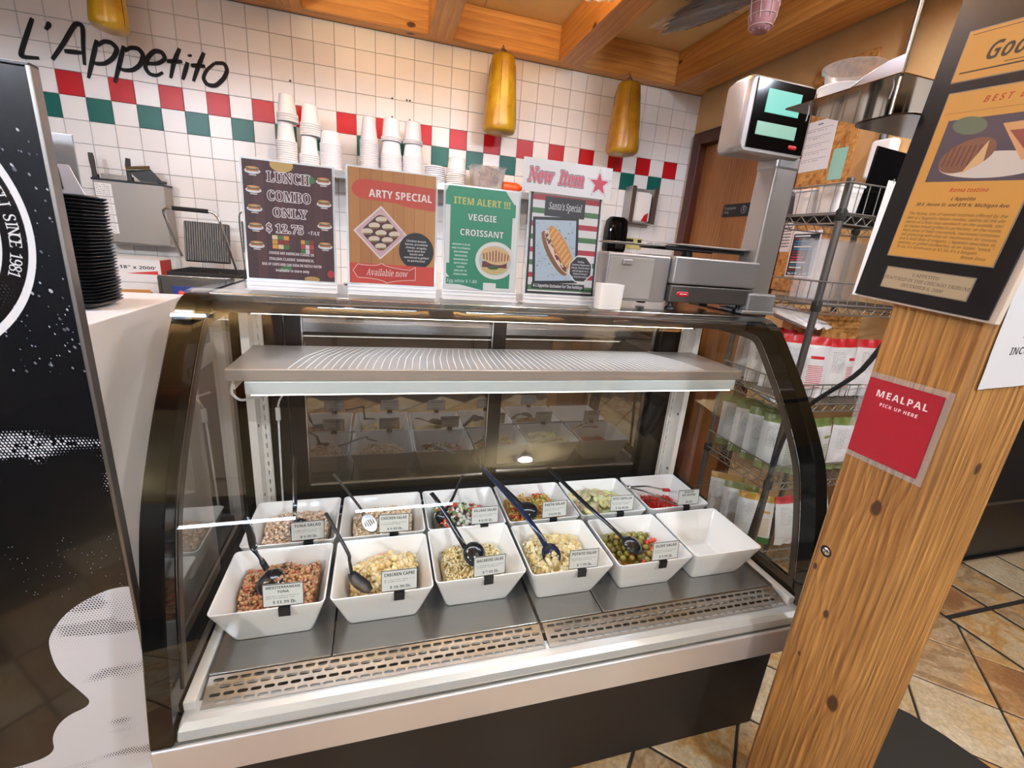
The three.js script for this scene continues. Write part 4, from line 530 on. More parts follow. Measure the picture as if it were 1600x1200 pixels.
  const defs = [['dark brown lunch combo poster in a clear stand, leftmost on the case top', P1, 1.202, 1.416, 1.425, 1.716], ['wooden look poster with a red ARTY SPECIAL banner in a clear stand', P2, 1.449, 1.684, 1.427, 1.727], ['green veggie croissant poster in a clear stand', P3, 1.706, 1.925, 1.424, 1.71], ["red and green striped Santa's Special poster in a clear stand", P4, 1.955, 2.187, 1.424, 1.732]];
  const face = (w, h, d, map) => { const g = new THREE.BoxGeometry(w, h, d); return g; };
  for (const [lab, map, a, b, y0, y1] of defs) {
    const t = thing('sign_holder', lab, 'sign', [(a + b) / 2, TOPY, 1.745]), w = b - a, h = y1 - y0, cy = (y0 + y1) / 2 - TOPY; t.rotation.x = -0.075; t.position.y += 0.0042; t.position.z += 0.012;
    mesh('poster', face(w - 0.006, h - 0.004, 0.0012), std(0xc4c4c4, 0.5, 0, { map }), t).position.set(0, cy, 0.0);
    mesh('back_sheet', rbox(w + 0.006, h + 0.012, 0.002, 0.0006, 0, cy - 0.003, -0.004), phys(0xeef2f2, 0.1, { transmission: 0.6, thickness: 0, side: THREE.DoubleSide }), t);
    mesh('foot', [rbox(w + 0.006, 0.003, 0.075, 0.0012, 0, 0.0018, -0.01), rbox(w + 0.006, 0.004, 0.004, 0.001, 0, 0.0245, 0.007), rbox(w + 0.006, 0.004, 0.004, 0.001, 0, 0.014, 0.007), rbox(w + 0.006, 0.02, 0.0025, 0.001, 0, 0.013, 0)], phys(0xf3f1ee, 0.15, { transmission: 0.35, thickness: 0, side: THREE.DoubleSide }), t, 'clear foot with white edges');
  }
  const ni = thing('header_card', "white New Item card with a red star above the Santa's Special poster", 'sign', [2.066, 1.764, 1.741]); ni.rotation.x = -0.075; mesh('card', rbox(0.28, 0.09, 0.001, 0.0004), MAT.paper, ni);
  mesh('print', at(new THREE.PlaneGeometry(0.28, 0.09), 0, 0, 0.0009), std(0xd0d0d0, 0.5, 0, { map: NI }), ni);
  const wt = thing('white_tray', 'small white plastic box right of the Santa poster', 'box', [2.2, TOPY + 0.0062, 1.832]); mesh('body', loft([[0.037, 0.02, 0], [0.038, 0.021, 0.003], [0.04, 0.023, 0.075], [0.038, 0.021, 0.075], [0.036, 0.019, 0.005]].map(([a, b, y]) => rrect(a, b, 0.008, 3).map(([p, q]) => [p, y, -q]))), MAT.white, wt);
}
// ------------------------------------------------------------------ scale with raised display
{
  const s = thing('price_scale', 'grey deli scale with a raised customer display on the right end of the case', 'scale', [2.58, TOPY + 0.0068, 1.72]);
  const X = (x) => x - 2.58, Y = (y) => y - TOPY, Z = (z) => z - 1.72;
  mesh('body', rbox(0.325, 0.085, 0.24, 0.006, X(2.585), Y(1.525), Z(1.70)), MAT.scaleLight, s, 'light grey scale body');
  mesh('lower_body', rbox(0.325, 0.055, 0.236, 0.006, X(2.585), Y(1.452), Z(1.70)), MAT.scaleDark, s, 'darker lower band');
  mesh('printer_box', [rbox(0.222, 0.145, 0.22, 0.008, X(2.31), Y(1.492), Z(1.69))], MAT.scaleGrey, s, 'grey label printer box');
  mesh('printer_door', rbox(0.155, 0.125, 0.004, 0.0015, X(2.282), Y(1.49), Z(1.801)), MAT.greyPaint, s); mesh('latch', rbox(0.034, 0.016, 0.012, 0.003, X(2.262), Y(1.538), Z(1.806)), MAT.scaleLight, s);
  for (const [x, z] of [[2.45, 1.79], [2.72, 1.79], [2.45, 1.61], [2.72, 1.61], [2.225, 1.77], [2.225, 1.61]]) mesh('foot', lathe([[0, 0], [0.016, 0], [0.018, 0.004], [0.014, 0.012], [0.008, 0.014], [0.008, Y(1.428)]], 14), MAT.black, s).position.set(X(x), 0, Z(z));
  mesh('neck', cyl(0.016, 0.02, 0.024, 16, X(2.56), Y(1.576), Z(1.68)), MAT.scaleDark, s);
  for (const z of [1.60, 1.76]) mesh('platter_arm', [rbox(0.30, 0.012, 0.018, 0.003, X(2.57), Y(1.594), Z(z))], MAT.blackPlastic, s);
  mesh('platter', [rbox(0.29, 0.006, 0.2, 0.002, X(2.6), Y(1.604), Z(1.68)), rbox(0.2, 0.004, 0.14, 0.0015, X(2.33), Y(1.596), Z(1.68)), rbox(0.06, 0.008, 0.02, 0.002, X(2.43), Y(1.6), Z(1.7))], MAT.steelDull, s, 'thin steel weighing platter');
  mesh('badge', at(new THREE.CapsuleGeometry(0.008, 0.03, 4, 12), X(2.47), Y(1.4515), Z(1.8182), 0, 0, PI / 2, [1, 1, 0.25]), MAT.red, s, 'small red oval badge'); mesh('badge_print', [rbox(0.012, 0.0022, 0.0006, 0.0002, X(2.464), Y(1.4515), Z(1.8205)), rbox(0.012, 0.0022, 0.0006, 0.0002, X(2.478), Y(1.4515), Z(1.8205))], MAT.white, s);
  mesh('column', metres(rbox(0.088, 0.44, 0.085, 0.01, X(2.775), Y(1.655), Z(1.77))), MAT.scaleGrey, s, 'tall grey display column');
  mesh('column_foot', [rbox(0.115, 0.062, 0.105, 0.008, X(2.782), Y(1.4375), Z(1.775)), rbox(0.135, 0.012, 0.12, 0.004, X(2.775), Y(1.4045), Z(1.77))], MAT.scaleLight, s);
  mesh('column_collar', rbox(0.094, 0.05, 0.09, 0.014, X(2.775), Y(1.875), Z(1.77)), MAT.scaleLight, s);
  const h = mesh('display_head', loft([[0.10, 0.082, -0.06], [0.118, 0.098, -0.05], [0.124, 0.104, -0.02], [0.124, 0.104, 0.03], [0.121, 0.101, 0.045], [0.117, 0.097, 0.051]].map(([a, b, z]) => rrect(a, b, 0.02, 5).map(([p, q]) => [X(2.685) + p, Y(1.985) + q, Z(1.775) + z]))), MAT.scaleGrey, s, 'grey rounded display housing');
  mesh('face_plate', rbox(0.212, 0.182, 0.003, 0.001, X(2.692), Y(1.988), Z(1.8275)), MAT.blackGloss, h, 'black glossy face');
  mesh('display', rbox(0.125, 0.062, 0.002, 0.0008, X(2.688), Y(2.025), Z(1.8297)), std(0x3f7a70, 0.35, 0, { emissive: 0x6fd8c4, emissiveIntensity: 0.42 }), h, 'glowing teal upper display'); mesh('display', rbox(0.148, 0.036, 0.002, 0.0008, X(2.682), Y(1.951), Z(1.8297)), std(0x7fae9c, 0.3, 0, { emissive: 0x6fae98, emissiveIntensity: 0.18 }), h, 'dim green lower display');
  mesh('badge', at(new THREE.CapsuleGeometry(0.006, 0.022, 4, 10), X(2.756), Y(1.914), Z(1.8292), 0, 0, PI / 2, [1, 1, 0.25]), MAT.red, h);
}
// ------------------------------------------------------------------ back counter and what stands on it
const CY = 1.12;
{
  const c = thing('back_counter', 'stainless work counter along the tiled back wall', 'counter', [1.3, 0, 0.33]);
  mesh('worktop', rbox(4.5, 0.04, 0.6, 0.006, 0, CY - 0.02, 0), MAT.steel, c); mesh('cabinet', box(4.44, 0.95, 0.54, 0, CY - 0.04 - 0.475, -0.02), MAT.greyPaint, c); mesh('plinth', box(4.4, 0.125, 0.48, 0, 0.0635, -0.03), MAT.black, c);
  for (let i = 0; i < 6; i++) { const d = mesh('cabinet_door', rbox(0.72, 0.8, 0.018, 0.003, -1.85 + i * 0.74, 0.65, 0.259), MAT.greyPaint, c); mesh('door_pull', rbox(0.12, 0.012, 0.02, 0.004, -1.85 + i * 0.74, 0.98, 0.277), MAT.chrome, d); }
  // panini grill
  const g = thing('panini_grill', 'open contact grill with a ribbed upper plate and chrome handle on the back counter', 'grill', [0.67, CY, 0.3]);
  mesh('base', rbox(0.36, 0.15, 0.34, 0.008, 0.01, 0.097, 0), MAT.steel, g, 'stainless grill base'); for (const [x, z] of [[-0.14, -0.13], [0.16, -0.13], [-0.14, 0.13], [0.16, 0.13]]) mesh('foot', cyl(0.014, 0.012, 0.022, 12, x, 0.011, z), MAT.black, g);
  mesh('trim', [rbox(0.37, 0.012, 0.012, 0.002, 0.01, 0.172, 0.168), rbox(0.012, 0.14, 0.012, 0.002, -0.172, 0.1, 0.168)], MAT.steelSmooth, g); mesh('front_label', rbox(0.3, 0.085, 0.002, 0.0006, 0.03, 0.085, 0.171), std(0x2a3f86, 0.4), g, 'blue control panel'); mesh('pilot_light', lathe([[0, 0.006], [0.006, 0.005], [0.0095, 0.002], [0.0105, 0]], 14).rotateX(PI / 2).translate(-0.085, 0.094, 0.172), std(0x400505, 0.4, 0, { emissive: 0xff2020, emissiveIntensity: 2.5 }), g, 'red pilot light');
  mesh('lower_plate', [rbox(0.33, 0.022, 0.29, 0.004, 0.02, 0.184, 0), ...Array.from({ length: 22 }, (_, i) => box(0.005, 0.006, 0.26, -0.13 + i * 0.0143, 0.197, 0))], MAT.blackMatte, g, 'black ribbed lower plate');
  const pl = mesh('upper_plate', [rbox(0.205, 0.205, 0.028, 0.006, 0, 0, 0), ...Array.from({ length: 19 }, (_, i) => box(0.0052, 0.196, 0.008, -0.094 + i * 0.01045, 0, 0.017))], std(0x4a4642, 0.42, 0.6), g, 'ribbed iron upper plate'); pl.position.set(-0.015, 0.335, -0.055); pl.rotation.set(-0.2, 0.06, 0.0);
  mesh('handle_frame', tube([[0.118, 0.205, -0.02], [0.08, 0.39, 0.0], [0.066, 0.455, 0.005], [0.045, 0.485, 0.006], [0.01, 0.492, 0.006], [-0.14, 0.493, 0.006], [-0.165, 0.488, 0.006], [-0.177, 0.468, 0.004], [-0.15, 0.33, -0.01], [-0.128, 0.26, -0.02]], 0.0065, 60, 8), MAT.chrome, g, 'bent chrome handle frame'); mesh('grip', rod([-0.135, 0.493, 0.006], [0.02, 0.492, 0.006], 0.0105, 14), MAT.rubber, g, 'black rubber grip');
  mesh('side_arm', [tube([[0.15, 0.2, -0.06], [0.142, 0.42, -0.06], [0.146, 0.49, -0.058], [0.158, 0.505, -0.055]], 0.004, 20, 6), rbox(0.012, 0.16, 0.02, 0.003, 0.158, 0.38, -0.06)], MAT.chrome, g);
  // film box with carton under it
  const cart = mesh('white_carton', rbox(0.34, 0.118, 0.14, 0.002, 0.27, CY + 0.06, 0.27), MAT.paper, scene); tag(cart, 'plain white carton under the cling film box on the back counter', 'carton');
  const FT = print(512, 192, (x) => { x.fillStyle = '#e4e1de'; x.fillRect(0, 0, 512, 192); x.fillStyle = '#26262a'; x.font = 'bold 64px sans-serif'; x.fillText('FILM', 110, 128); x.font = 'bold 38px sans-serif'; x.fillText('18" x 2000\'', 300, 82); x.fillStyle = '#c8342a'; x.beginPath(); x.moveTo(330, 122); x.lineTo(500, 92); x.lineTo(500, 124); x.closePath(); x.fill(); });
  const fb = thing('film_box', 'long white cling film box lettered FILM with red end on the back counter', 'box', [0.25, CY + 0.1195, 0.275]); mesh('carton', rbox(0.42, 0.118, 0.13, 0.003, 0, 0.0595, 0), MAT.paper, fb); mesh('front_print', at(new THREE.PlaneGeometry(0.415, 0.112), 0, 0.06, 0.0656), std(0xffffff, 0.6, 0, { map: FT }), fb); mesh('end_flap', rbox(0.003, 0.11, 0.125, 0.001, 0.2118, 0.06, 0), std(0xb83a2c, 0.6), fb, 'red end flap'); mesh('lid_edge', rbox(0.42, 0.003, 0.132, 0.001, 0, 0.1205, 0.002, 0.02), MAT.white, fb);
  const cb = thing('cardboard_box', 'open brown cardboard box leaning on the back counter', 'box', [0.385, CY, 0.47], 0.3); mesh('carton', rbox(0.14, 0.085, 0.1, 0.002, 0, 0.044, 0), MAT.cardboard, cb); mesh('flap', box(0.14, 0.003, 0.06, 0, 0.09, 0.06, 0.5), MAT.cardboard, cb);
  const tr = thing('black_tray', 'flat black tray in front of the cardboard box', 'tray', [0.36, CY, 0.59], 0.1); mesh('pan', rbox(0.2, 0.014, 0.07, 0.004, 0, 0.0075, 0), MAT.blackPlastic, tr); mesh('rim', rbox(0.21, 0.004, 0.078, 0.0018, 0, 0.0155, 0), MAT.blackPlastic, tr);
  const can = thing('steel_canister', 'stainless canister between the first two posters on the back counter', 'canister', [1.39, CY, 0.4]); mesh('can', lathe([[0, 0], [0.05, 0], [0.053, 0.006], [0.053, 0.17], [0.056, 0.176], [0.05, 0.18], [0, 0.186]], 28), MAT.steelSmooth, can); mesh('band', lathe([[0.0535, 0.1], [0.055, 0.102], [0.055, 0.118], [0.0535, 0.12]], 28), MAT.black, can); mesh('knob', lathe([[0, 0.205], [0.008, 0.203], [0.01, 0.196], [0.005, 0.186], [0, 0.186]], 12), MAT.black, can);
  // knife rack box on the wall
  const k = thing('knife_rack', 'grey steel wall box with taped notes and knives on top', 'rack', [0.283, 1.57, 0.06]); mesh('box', rbox(0.31, 0.31, 0.105, 0.006), MAT.boxGrey, k); mesh('lip', rbox(0.318, 0.01, 0.112, 0.003, 0, 0.156, 0), MAT.black, k); mesh('bottom_rail', rbox(0.314, 0.012, 0.11, 0.003, 0, -0.152, 0), MAT.steelSmooth, k);
  const note = print(128, 64, (x) => { x.fillStyle = '#e9e7e4'; x.fillRect(0, 0, 128, 64); x.fillStyle = '#77777c'; const R = rng(4); for (let i = 0; i < 6; i++) for (let q = 8; q < 100; q += 6 + R() * 10) x.fillRect(q, 8 + i * 9, 3 + R() * 6, 3); x.fillRect(104, 6, 2, 52); });
  const nm = std(0xffffff, 0.7, 0, { map: note }); for (let i = 0; i < 5; i++) { const h = [0.062, 0.03, 0.05, 0.034, 0.05][i], y = [0.108, 0.058, 0.014, -0.032, -0.08][i]; mesh('note', rbox(0.072, h, 0.001, 0.0003, -0.112 + i * 0.0008, y, 0.0535), nm, k); }
  for (const [i, x, y0, y1] of [[0, 0.132, 1.728, 1.845], [1, 0.282, 1.728, 1.838]]) { const kn = thing('knife', i ? 'short black handled knife beside the dough scraper in the wall rack' : 'long black handled knife at the left of the wall rack', 'knife', [x, y0 + 0.003, 0.085]); mesh('handle', strip([[0, 0, 0], [-0.002, 0.06, 0], [i ? 0.004 : -0.004, y1 - y0, 0]], (t) => 0.022 + 0.002 * Math.cos(t * 9), 0.016, 16, [0, 0, 1]), std(0x2c2622, 0.55), kn); mesh('bolster', rbox(0.03, 0.007, 0.018, 0.002, 0.002, 0.0, 0), MAT.black, kn); mesh('blade', rbox(0.028, 0.02, 0.002, 0.0008, 0.002, 0.012, -0.0092), MAT.steelSmooth, kn); }
  const bl = mesh('cleaver_blade', rbox(0.11, 0.026, 0.002, 0.0008, 0.21, 1.744, 0.085), MAT.steelSmooth, scene); tag(bl, 'bare steel blade edge standing between the two knives in the rack', 'blade');
  const sc = thing('dough_scraper', 'bent steel scraper plate leaning on the right end of the knife rack', 'scraper', [0.35, 1.732, 0.09]); mesh('plate', [extrude([[-0.07, 0.05], [0.03, 0.068], [0.085, 0.004], [-0.02, 0.004]], 0.002, 0.0006)], MAT.black, sc, 'dark under side'); mesh('lip', at(rbox(0.105, 0.022, 0.003, 0.001), -0.02, 0.066, 0.01, -0.5, 0, 0.17), MAT.steelSmooth, sc); mesh('clip', rbox(0.04, 0.014, 0.02, 0.003, 0.075, 0.008, 0), MAT.black, sc);
}
// ------------------------------------------------------------------ black containers, grey dispenser and menu card on the left cabinet
{
  const s0 = thing('black_container', 'black plastic food container in the tall nested stack on the stainless cabinet', 'container', [0.815, 1.3405, 1.74], 0, 'black containers in the tall nested stack');
  const ringR = (a, y) => rrect(a, a * 0.92, 0.02, 3).map(([p, q]) => [p, y, -q]);
  mesh('tub', loft([ringR(0.05, 0), ringR(0.066, 0.005), ringR(0.076, 0.012), ringR(0.0775, 0.0135), ringR(0.0775, 0.015), ringR(0.0745, 0.015), ringR(0.06, 0.006)]), MAT.blackPlastic, s0);
  const R = rng(91); for (let i = 1; i < 32; i++) copy(s0, 'black_container', [0.815 + (R() - 0.5) * 0.003, 1.3405 + i * 0.0077, 1.74 + (R() - 0.5) * 0.003], i === 31 ? 'topmost black container of the tall nested stack, right under the grey board box' : null, null, (R() - 0.5) * 0.04);
  const top = 1.3405 + 31 * 0.0077 + 0.0155;
  const d = thing('lid_box', 'folded grey board box with a slanted slotted flap on top of the black stack', 'box', [0.838, top, 1.75]); mesh('back', rbox(0.05, 0.128, 0.004, 0.0015, 0.008, 0.064, -0.012), MAT.scaleLight, d);
  mesh('flap', at(extrude([[-0.025, 0.066], [0.022, 0.066], [0.055, -0.0], [-0.032, -0.0]], 0.002, 0.0006), -0.002, 0.001, 0.02, -0.38), MAT.scaleLight, d); mesh('slot', at(rbox(0.004, 0.05, 0.002, 0.0008), 0.006, 0.034, 0.0105, -0.38, 0, 0.24), MAT.black, d); mesh('bottom', rbox(0.085, 0.003, 0.06, 0.001, 0.008, 0.0015, -0.008), MAT.scaleLight, d);
  const mc = thing('picture_card', 'white picture card with pink and orange food print behind the printed panel', 'card', [0.79, top, 1.745]);
  mesh('sheet', rbox(0.05, 0.135, 0.0016, 0.0005, 0, 0.068, 0), std(0xffffff, 0.5, 0, { map: print(128, 320, (x) => { x.fillStyle = '#ece6e6'; x.fillRect(0, 0, 128, 320); x.fillStyle = '#d98a86'; x.fillRect(64, 20, 64, 150); x.fillStyle = '#b83a3a'; x.fillRect(60, 20, 30, 60); x.fillStyle = '#e0a040'; x.beginPath(); x.ellipse(80, 270, 60, 60, 0, 0, 7); x.fill(); x.fillStyle = '#f4f2ea'; x.beginPath(); x.ellipse(50, 210, 40, 50, 0, 0, 7); x.fill(); }) }), mc);
}
// ------------------------------------------------------------------ wall shelf with cups and containers
{
  const SY = 1.88, sh = thing('wall_shelf', 'stainless wall shelf behind the posters carrying cups and tubs', 'shelf', [1.78, SY, 0.155]);
  mesh('board', rbox(1.66, 0.006, 0.29, 0.002, 0, -0.003, 0), MAT.steel, sh); mesh('front_edge', rbox(1.66, 0.038, 0.006, 0.002, 0, -0.021, 0.142), MAT.steel, sh); for (const x of [-0.7, 0, 0.7]) mesh('bracket', at(extrude([[0, 0], [0.25, 0], [0.25, -0.02], [0, -0.16]], 0.004, 0.0005), x, -0.006, -0.147, 0, -PI / 2, 0), MAT.steelDull, sh);
  // thin walled nesting cup standing mouth down: rb at the mouth, rt at the closed top, rim no taller than the stacking step
  const nest = (rb, rt, h, rim, dy, th) => lathe([[0, h], [rt - 0.003, h], [rt, h - 0.003], [rb, dy - 0.0003], [rim - 0.0008, dy - 0.0012], [rim, dy * 0.5], [rim - 0.0008, 0], [rb + 0.001, 0.0002], [rb - th, dy], [rt - th, h - 0.003 - th], [0, h - 0.0012]], 28);
  const foam = nest(0.0455, 0.036, 0.098, 0.0525, 0.0104, 0.0006), fros = nest(0.055, 0.047, 0.07, 0.0588, 0.0097, 0.0007), clearCup = nest(0.046, 0.033, 0.125, 0.051, 0.0114, 0.0008), tall = nest(0.05, 0.042, 0.1, 0.0565, 0.0079, 0.0004);
  const lid = lathe([[0, 0.008], [0.05, 0.008], [0.053, 0.01], [0.058, 0.006], [0.059, 0], [0.055, 0.001], [0.05, 0.005], [0, 0.004]], 28);
  const stack = (name, part, geo, mat, x, z, y, n, dy, label, group, R) => { let s; for (let i = 0; i < n; i++) { const p = [x + (R() - 0.5) * 0.0003, y + i * dy, z]; if (!s) { s = thing(name, label, 'cup', p, 0, group); mesh(part, geo, mat, s); } else { const c = copy(s, name, p); if (i === n - 1) { c.userData.label = `topmost ${label}`; } } } };
  const R = rng(55), Z = 0.17;
  stack('foam_cup', 'cup', foam, MAT.foam, 1.054, Z, SY + 0.0005, 12, 0.0105, 'white foam cup low in the tallest stack, above the lunch poster', 'foam cups in the lower tallest stack', R);
  stack('foam_cup', 'cup', foam, MAT.foam, 1.066, Z, SY + 0.216, 4, 0.0105, 'white foam cup crowning the tallest stack above the lunch poster', 'foam cups on top of the tallest stack', R);
  stack('foam_cup', 'cup', foam, MAT.foam, 1.166, Z, SY + 0.0005, 7, 0.0105, 'white foam cup low in the second stack from the left', 'foam cups low in the second stack', R);
  stack('foam_cup', 'cup', foam, MAT.foam, 1.176, Z, SY + 0.163, 6, 0.0105, 'white foam cup high in the second stack from the left', 'foam cups high in the second stack', R);
  stack('frosted_tub', 'tub', fros, MAT.frosted, 1.277, Z, SY + 0.0005, 14, 0.0099, 'frosted tub in the stack between foam cups and clear cups', 'frosted tubs in the third stack', R);
  stack('clear_cup', 'cup', clearCup, MAT.clearCup, 1.476, Z, SY + 0.0005, 16, 0.0115, 'clear plastic cup in the see-through stack above the second poster', 'clear cups in the tall stack', R);
  stack('frosted_container', 'tub', fros, MAT.frosted, 1.596, Z, SY + 0.0005, 13, 0.0099, 'frosted container low in the stack right of the clear cups', 'frosted containers right of the clear cups', R); stack('dome_lid', 'dome', tall, MAT.frosted, 1.596, Z, SY + 0.0005 + 12 * 0.0099 + 0.0715, 3, 0.008, 'milky lid capping the stack right of the clear cups', 'milky lids right of the clear cups', R);
  stack('frosted_container', 'tub', fros, MAT.frosted, 1.717, Z, SY + 0.0005, 13, 0.0099, 'frosted container low in the rightmost tall stack on the wall shelf', 'frosted containers in the rightmost tall stack', R); stack('dome_lid', 'dome', tall, MAT.clearCup, 1.714, Z, SY + 0.0005 + 12 * 0.0099 + 0.0715, 3, 0.008, 'clear domed lid capping the rightmost tall stack on the wall shelf', 'clear lids on the rightmost tall stack', R);
  stack('flat_lid', 'lid', lid, MAT.frosted, 1.843, Z, SY + 0.0005, 9, 0.0106, 'flat frosted lid in the low pile left of the white lids', 'flat lids in the low pile', R); stack('flat_lid', 'lid', lid, MAT.white, 1.966, Z, SY + 0.0005, 6, 0.0106, 'white flat lid in the low pile above the green poster', 'white lids above the green poster', R);
  stack('frosted_tub', 'tub', fros, MAT.frosted, 1.97, Z, SY + 0.0005 + 6 * 0.0106, 3, 0.0099, 'small frosted tub standing on the pile of white lids', 'frosted tubs on the white lids', R);
  const tb = thing('clear_tub', 'clear rectangular tub of shiny packets on the wall shelf behind the green poster', 'tub', [2.155, SY, Z]); const rr = (a, b, y) => rrect(a, b, 0.018, 3).map(([p, q]) => [p, y, -q]);
  mesh('shell', loft([rr(0.085, 0.055, 0.0005), rr(0.088, 0.058, 0.004), rr(0.102, 0.072, 0.12), rr(0.108, 0.078, 0.124), rr(0.108, 0.078, 0.127), rr(0.1, 0.07, 0.124), rr(0.086, 0.056, 0.007)]), MAT.clear, tb);
  const pk = []; const g0 = prep(new RoundedBoxGeometry(0.05, 0.008, 0.035, 1, 0.003)); for (let i = 0; i < 46; i++) pk.push(at(g0.clone(), (R() - 0.4) * 0.085, 0.036 + R() * 0.082, (R() - 0.5) * 0.04, R() * 3, R() * 3, R() * 3)); const pm = stuff(mesh('packets', pk, std(0xb7a397, 0.25, 0.5), scene)); pm.position.set(2.155, SY, Z); tag(pm, 'heap of shiny sauce packets inside the clear tub', 'packets');
  const ob = thing('orange_bottle', 'bright orange bottle lying at the right end of the wall shelf', 'bottle', [2.315, SY, 0.2]); mesh('bottle', at(lathe([[0, -0.07], [0.024, -0.068], [0.028, -0.06], [0.028, 0.02], [0.02, 0.04], [0.011, 0.05], [0.011, 0.056], [0, 0.056]], 20), 0, 0.0285, 0, 0, 0, -PI / 2), std(0xe2531c, 0.3), ob); mesh('cap', at(cyl(0.012, 0.013, 0.02, 14, 0, 0, 0), 0.066, 0.0285, 0, 0, 0, PI / 2), MAT.white, ob);
}
// ------------------------------------------------------------------ hanging cheeses, meat and bags
{
  const rind = (sd, dk = 0) => data(256, 512, (u, v) => { const t = fbm(u * 6, v * 5, sd, 4, 6, 5), s = fbm(u * 30, v * 22, sd + 3, 2, 30, 22); let c = mix3([196, 164, 28], [160, 112, 20], clamp(t * 1.5 - 0.3 + dk)); if (s > 0.74) c = mix3(c, [120, 66, 16], (s - 0.74) * 2.2); return c; });
  const cheese = (x, y, z, r0, r1, h, sd, label, tilt = 0) => {
    const t = thing('hanging_cheese', label, 'cheese', [x, y, z]), n = 48, prof = [[0.001, 0], [0.45, 0.004], [0.82, 0.022], [0.96, 0.055], [1.0, 0.11], [0.985, 0.2], [0.91, 0.42], [0.8, 0.7], [0.7, 0.92], [0.655, 0.97], [0.5, 0.995], [0.001, 1]];
    const c = new THREE.CatmullRomCurve3(prof.map(([r, k]) => new THREE.Vector3(r, k, 0)), false, 'centripetal'), pos = [], uv = [], idx = [], m = 40;
    for (let j = 0; j <= m; j++) { const p = c.getPoint(j / m), k = clamp(p.y); for (let i = 0; i <= n; i++) { const a = i / n * 2 * PI, rr = lerp(r0, r1, k * 0) * Math.max(p.x, 0.001); let groove = 1; for (const g of [0.05, 0.25, 0.5, 0.75]) { let d = Math.abs(i / n - g); d = Math.min(d, 1 - d); groove -= 0.035 * Math.exp(-d * d * 2500); } const w = 1 + (fbm(Math.cos(a) * 1.5 + 3, k * 3 + Math.sin(a), sd, 3) - 0.5) * 0.05; pos.push(Math.cos(a) * rr * groove * w, k * h, Math.sin(a) * rr * groove * w); uv.push(i / n, k); } }
    for (let j = 0; j < m; j++) for (let i = 0; i < n; i++) { const a = j * (n + 1) + i; idx.push(a, a + n + 1, a + 1, a + 1, a + n + 1, a + n + 2); }
    const g = new THREE.BufferGeometry(); g.setAttribute('position', new THREE.Float32BufferAttribute(pos, 3)); g.setAttribute('uv', new THREE.Float32BufferAttribute(uv, 2)); g.setIndex(idx); g.computeVertexNormals();
    mesh('rind', g, phys(0xffffff, 0.35, { map: rind(sd, sd === 9 ? 0.4 : 0), clearcoat: 0.3, clearcoatRoughness: 0.25 }), t);
    for (const a of [0.3, 1.87, 3.44, 5.0]) mesh('string', tube([0.02, 0.1, 0.3, 0.6, 0.9, 1.0].map((k) => { let r = 0; for (let i = 1; i < prof.length; i++) if (k <= prof[i][1]) { r = lerp(prof[i - 1][0], prof[i][0], (k - prof[i - 1][1]) / (prof[i][1] - prof[i - 1][1])); break; } return [Math.cos(a) * r * r0 * 0.985, k * h, Math.sin(a) * r * r0 * 0.985]; }), 0.0016, 24, 5), std(0x6a4a1c, 0.8), t);
    mesh('loop', [tube([[0.02, h - 0.01, 0], [0.012, h + 0.02, 0], [0, h + 0.032, 0], [-0.012, h + 0.02, 0], [-0.02, h - 0.01, 0]], 0.0028, 20, 6)], std(0x5a4028, 0.7), t); t.rotation.z = tilt;
    return t;
  };
  cheese(2.205, 2.183, 0.2, 0.097, 0, 0.405, 5, 'golden hanging cheese at the middle of the ceiling beam, above the Santa poster');
  cheese(3.012, 2.168, 0.2, 0.102, 0, 0.41, 9, 'browner hanging cheese at the right of the ceiling beam, near the door', 0.02);
  cheese(0.372, 2.34, 0.28, 0.072, 0, 0.3, 13, 'yellow hanging cheese cut off by the top edge, above the script lettering', -0.05);
  for (const [x, y, l] of [[2.205, 2.61, 'middle hanging cheese'], [3.004, 2.602, 'right hanging cheese'], [0.386, 2.66, 'left hanging cheese']]) { const hk = mesh('beam_hook', tube([[0, 0.03 + (l[0] === 'l' ? 0.0 : 0), l[0] === 'l' ? -0.02 : -0.11], [0, 0.03, -0.02], [0, 0.005, 0.006], [0, -0.004, -0.004]], 0.003, 16, 6), MAT.steelDull, scene); hk.position.set(x, y, l[0] === 'l' ? 0.28 : 0.2); tag(hk, `bent wire hook in the beam carrying the ${l}`, 'hook'); }
  // netted meat
  const mt = thing('netted_meat', 'pinkish cured meat in white netting hanging from the ceiling top right', 'meat', [3.06, 2.495, 1.2]);
  const MP = [[0.001, 0.002], [0.03, 0.004], [0.046, 0.02], [0.053, 0.06], [0.06, 0.14], [0.065, 0.22], [0.055, 0.29], [0.02, 0.33], [0.001, 0.335]], mr = (y) => { for (let i = 1; i < MP.length; i++) if (y <= MP[i][1]) return lerp(MP[i - 1][0], MP[i][0], (y - MP[i - 1][1]) / (MP[i][1] - MP[i - 1][1])); return 0.001; };
  const body = lathe(MP, 28), P = body.attributes.position; for (let i = 0; i < P.count; i++) { const n = 0.92 + 0.14 * noise(P.getX(i) * 50, P.getY(i) * 30 + P.getZ(i) * 20, 3); P.setX(i, P.getX(i) * n); P.setZ(i, P.getZ(i) * n); } body.computeVertexNormals(); mesh('meat', body, std(0xa3767a, 0.5), mt);
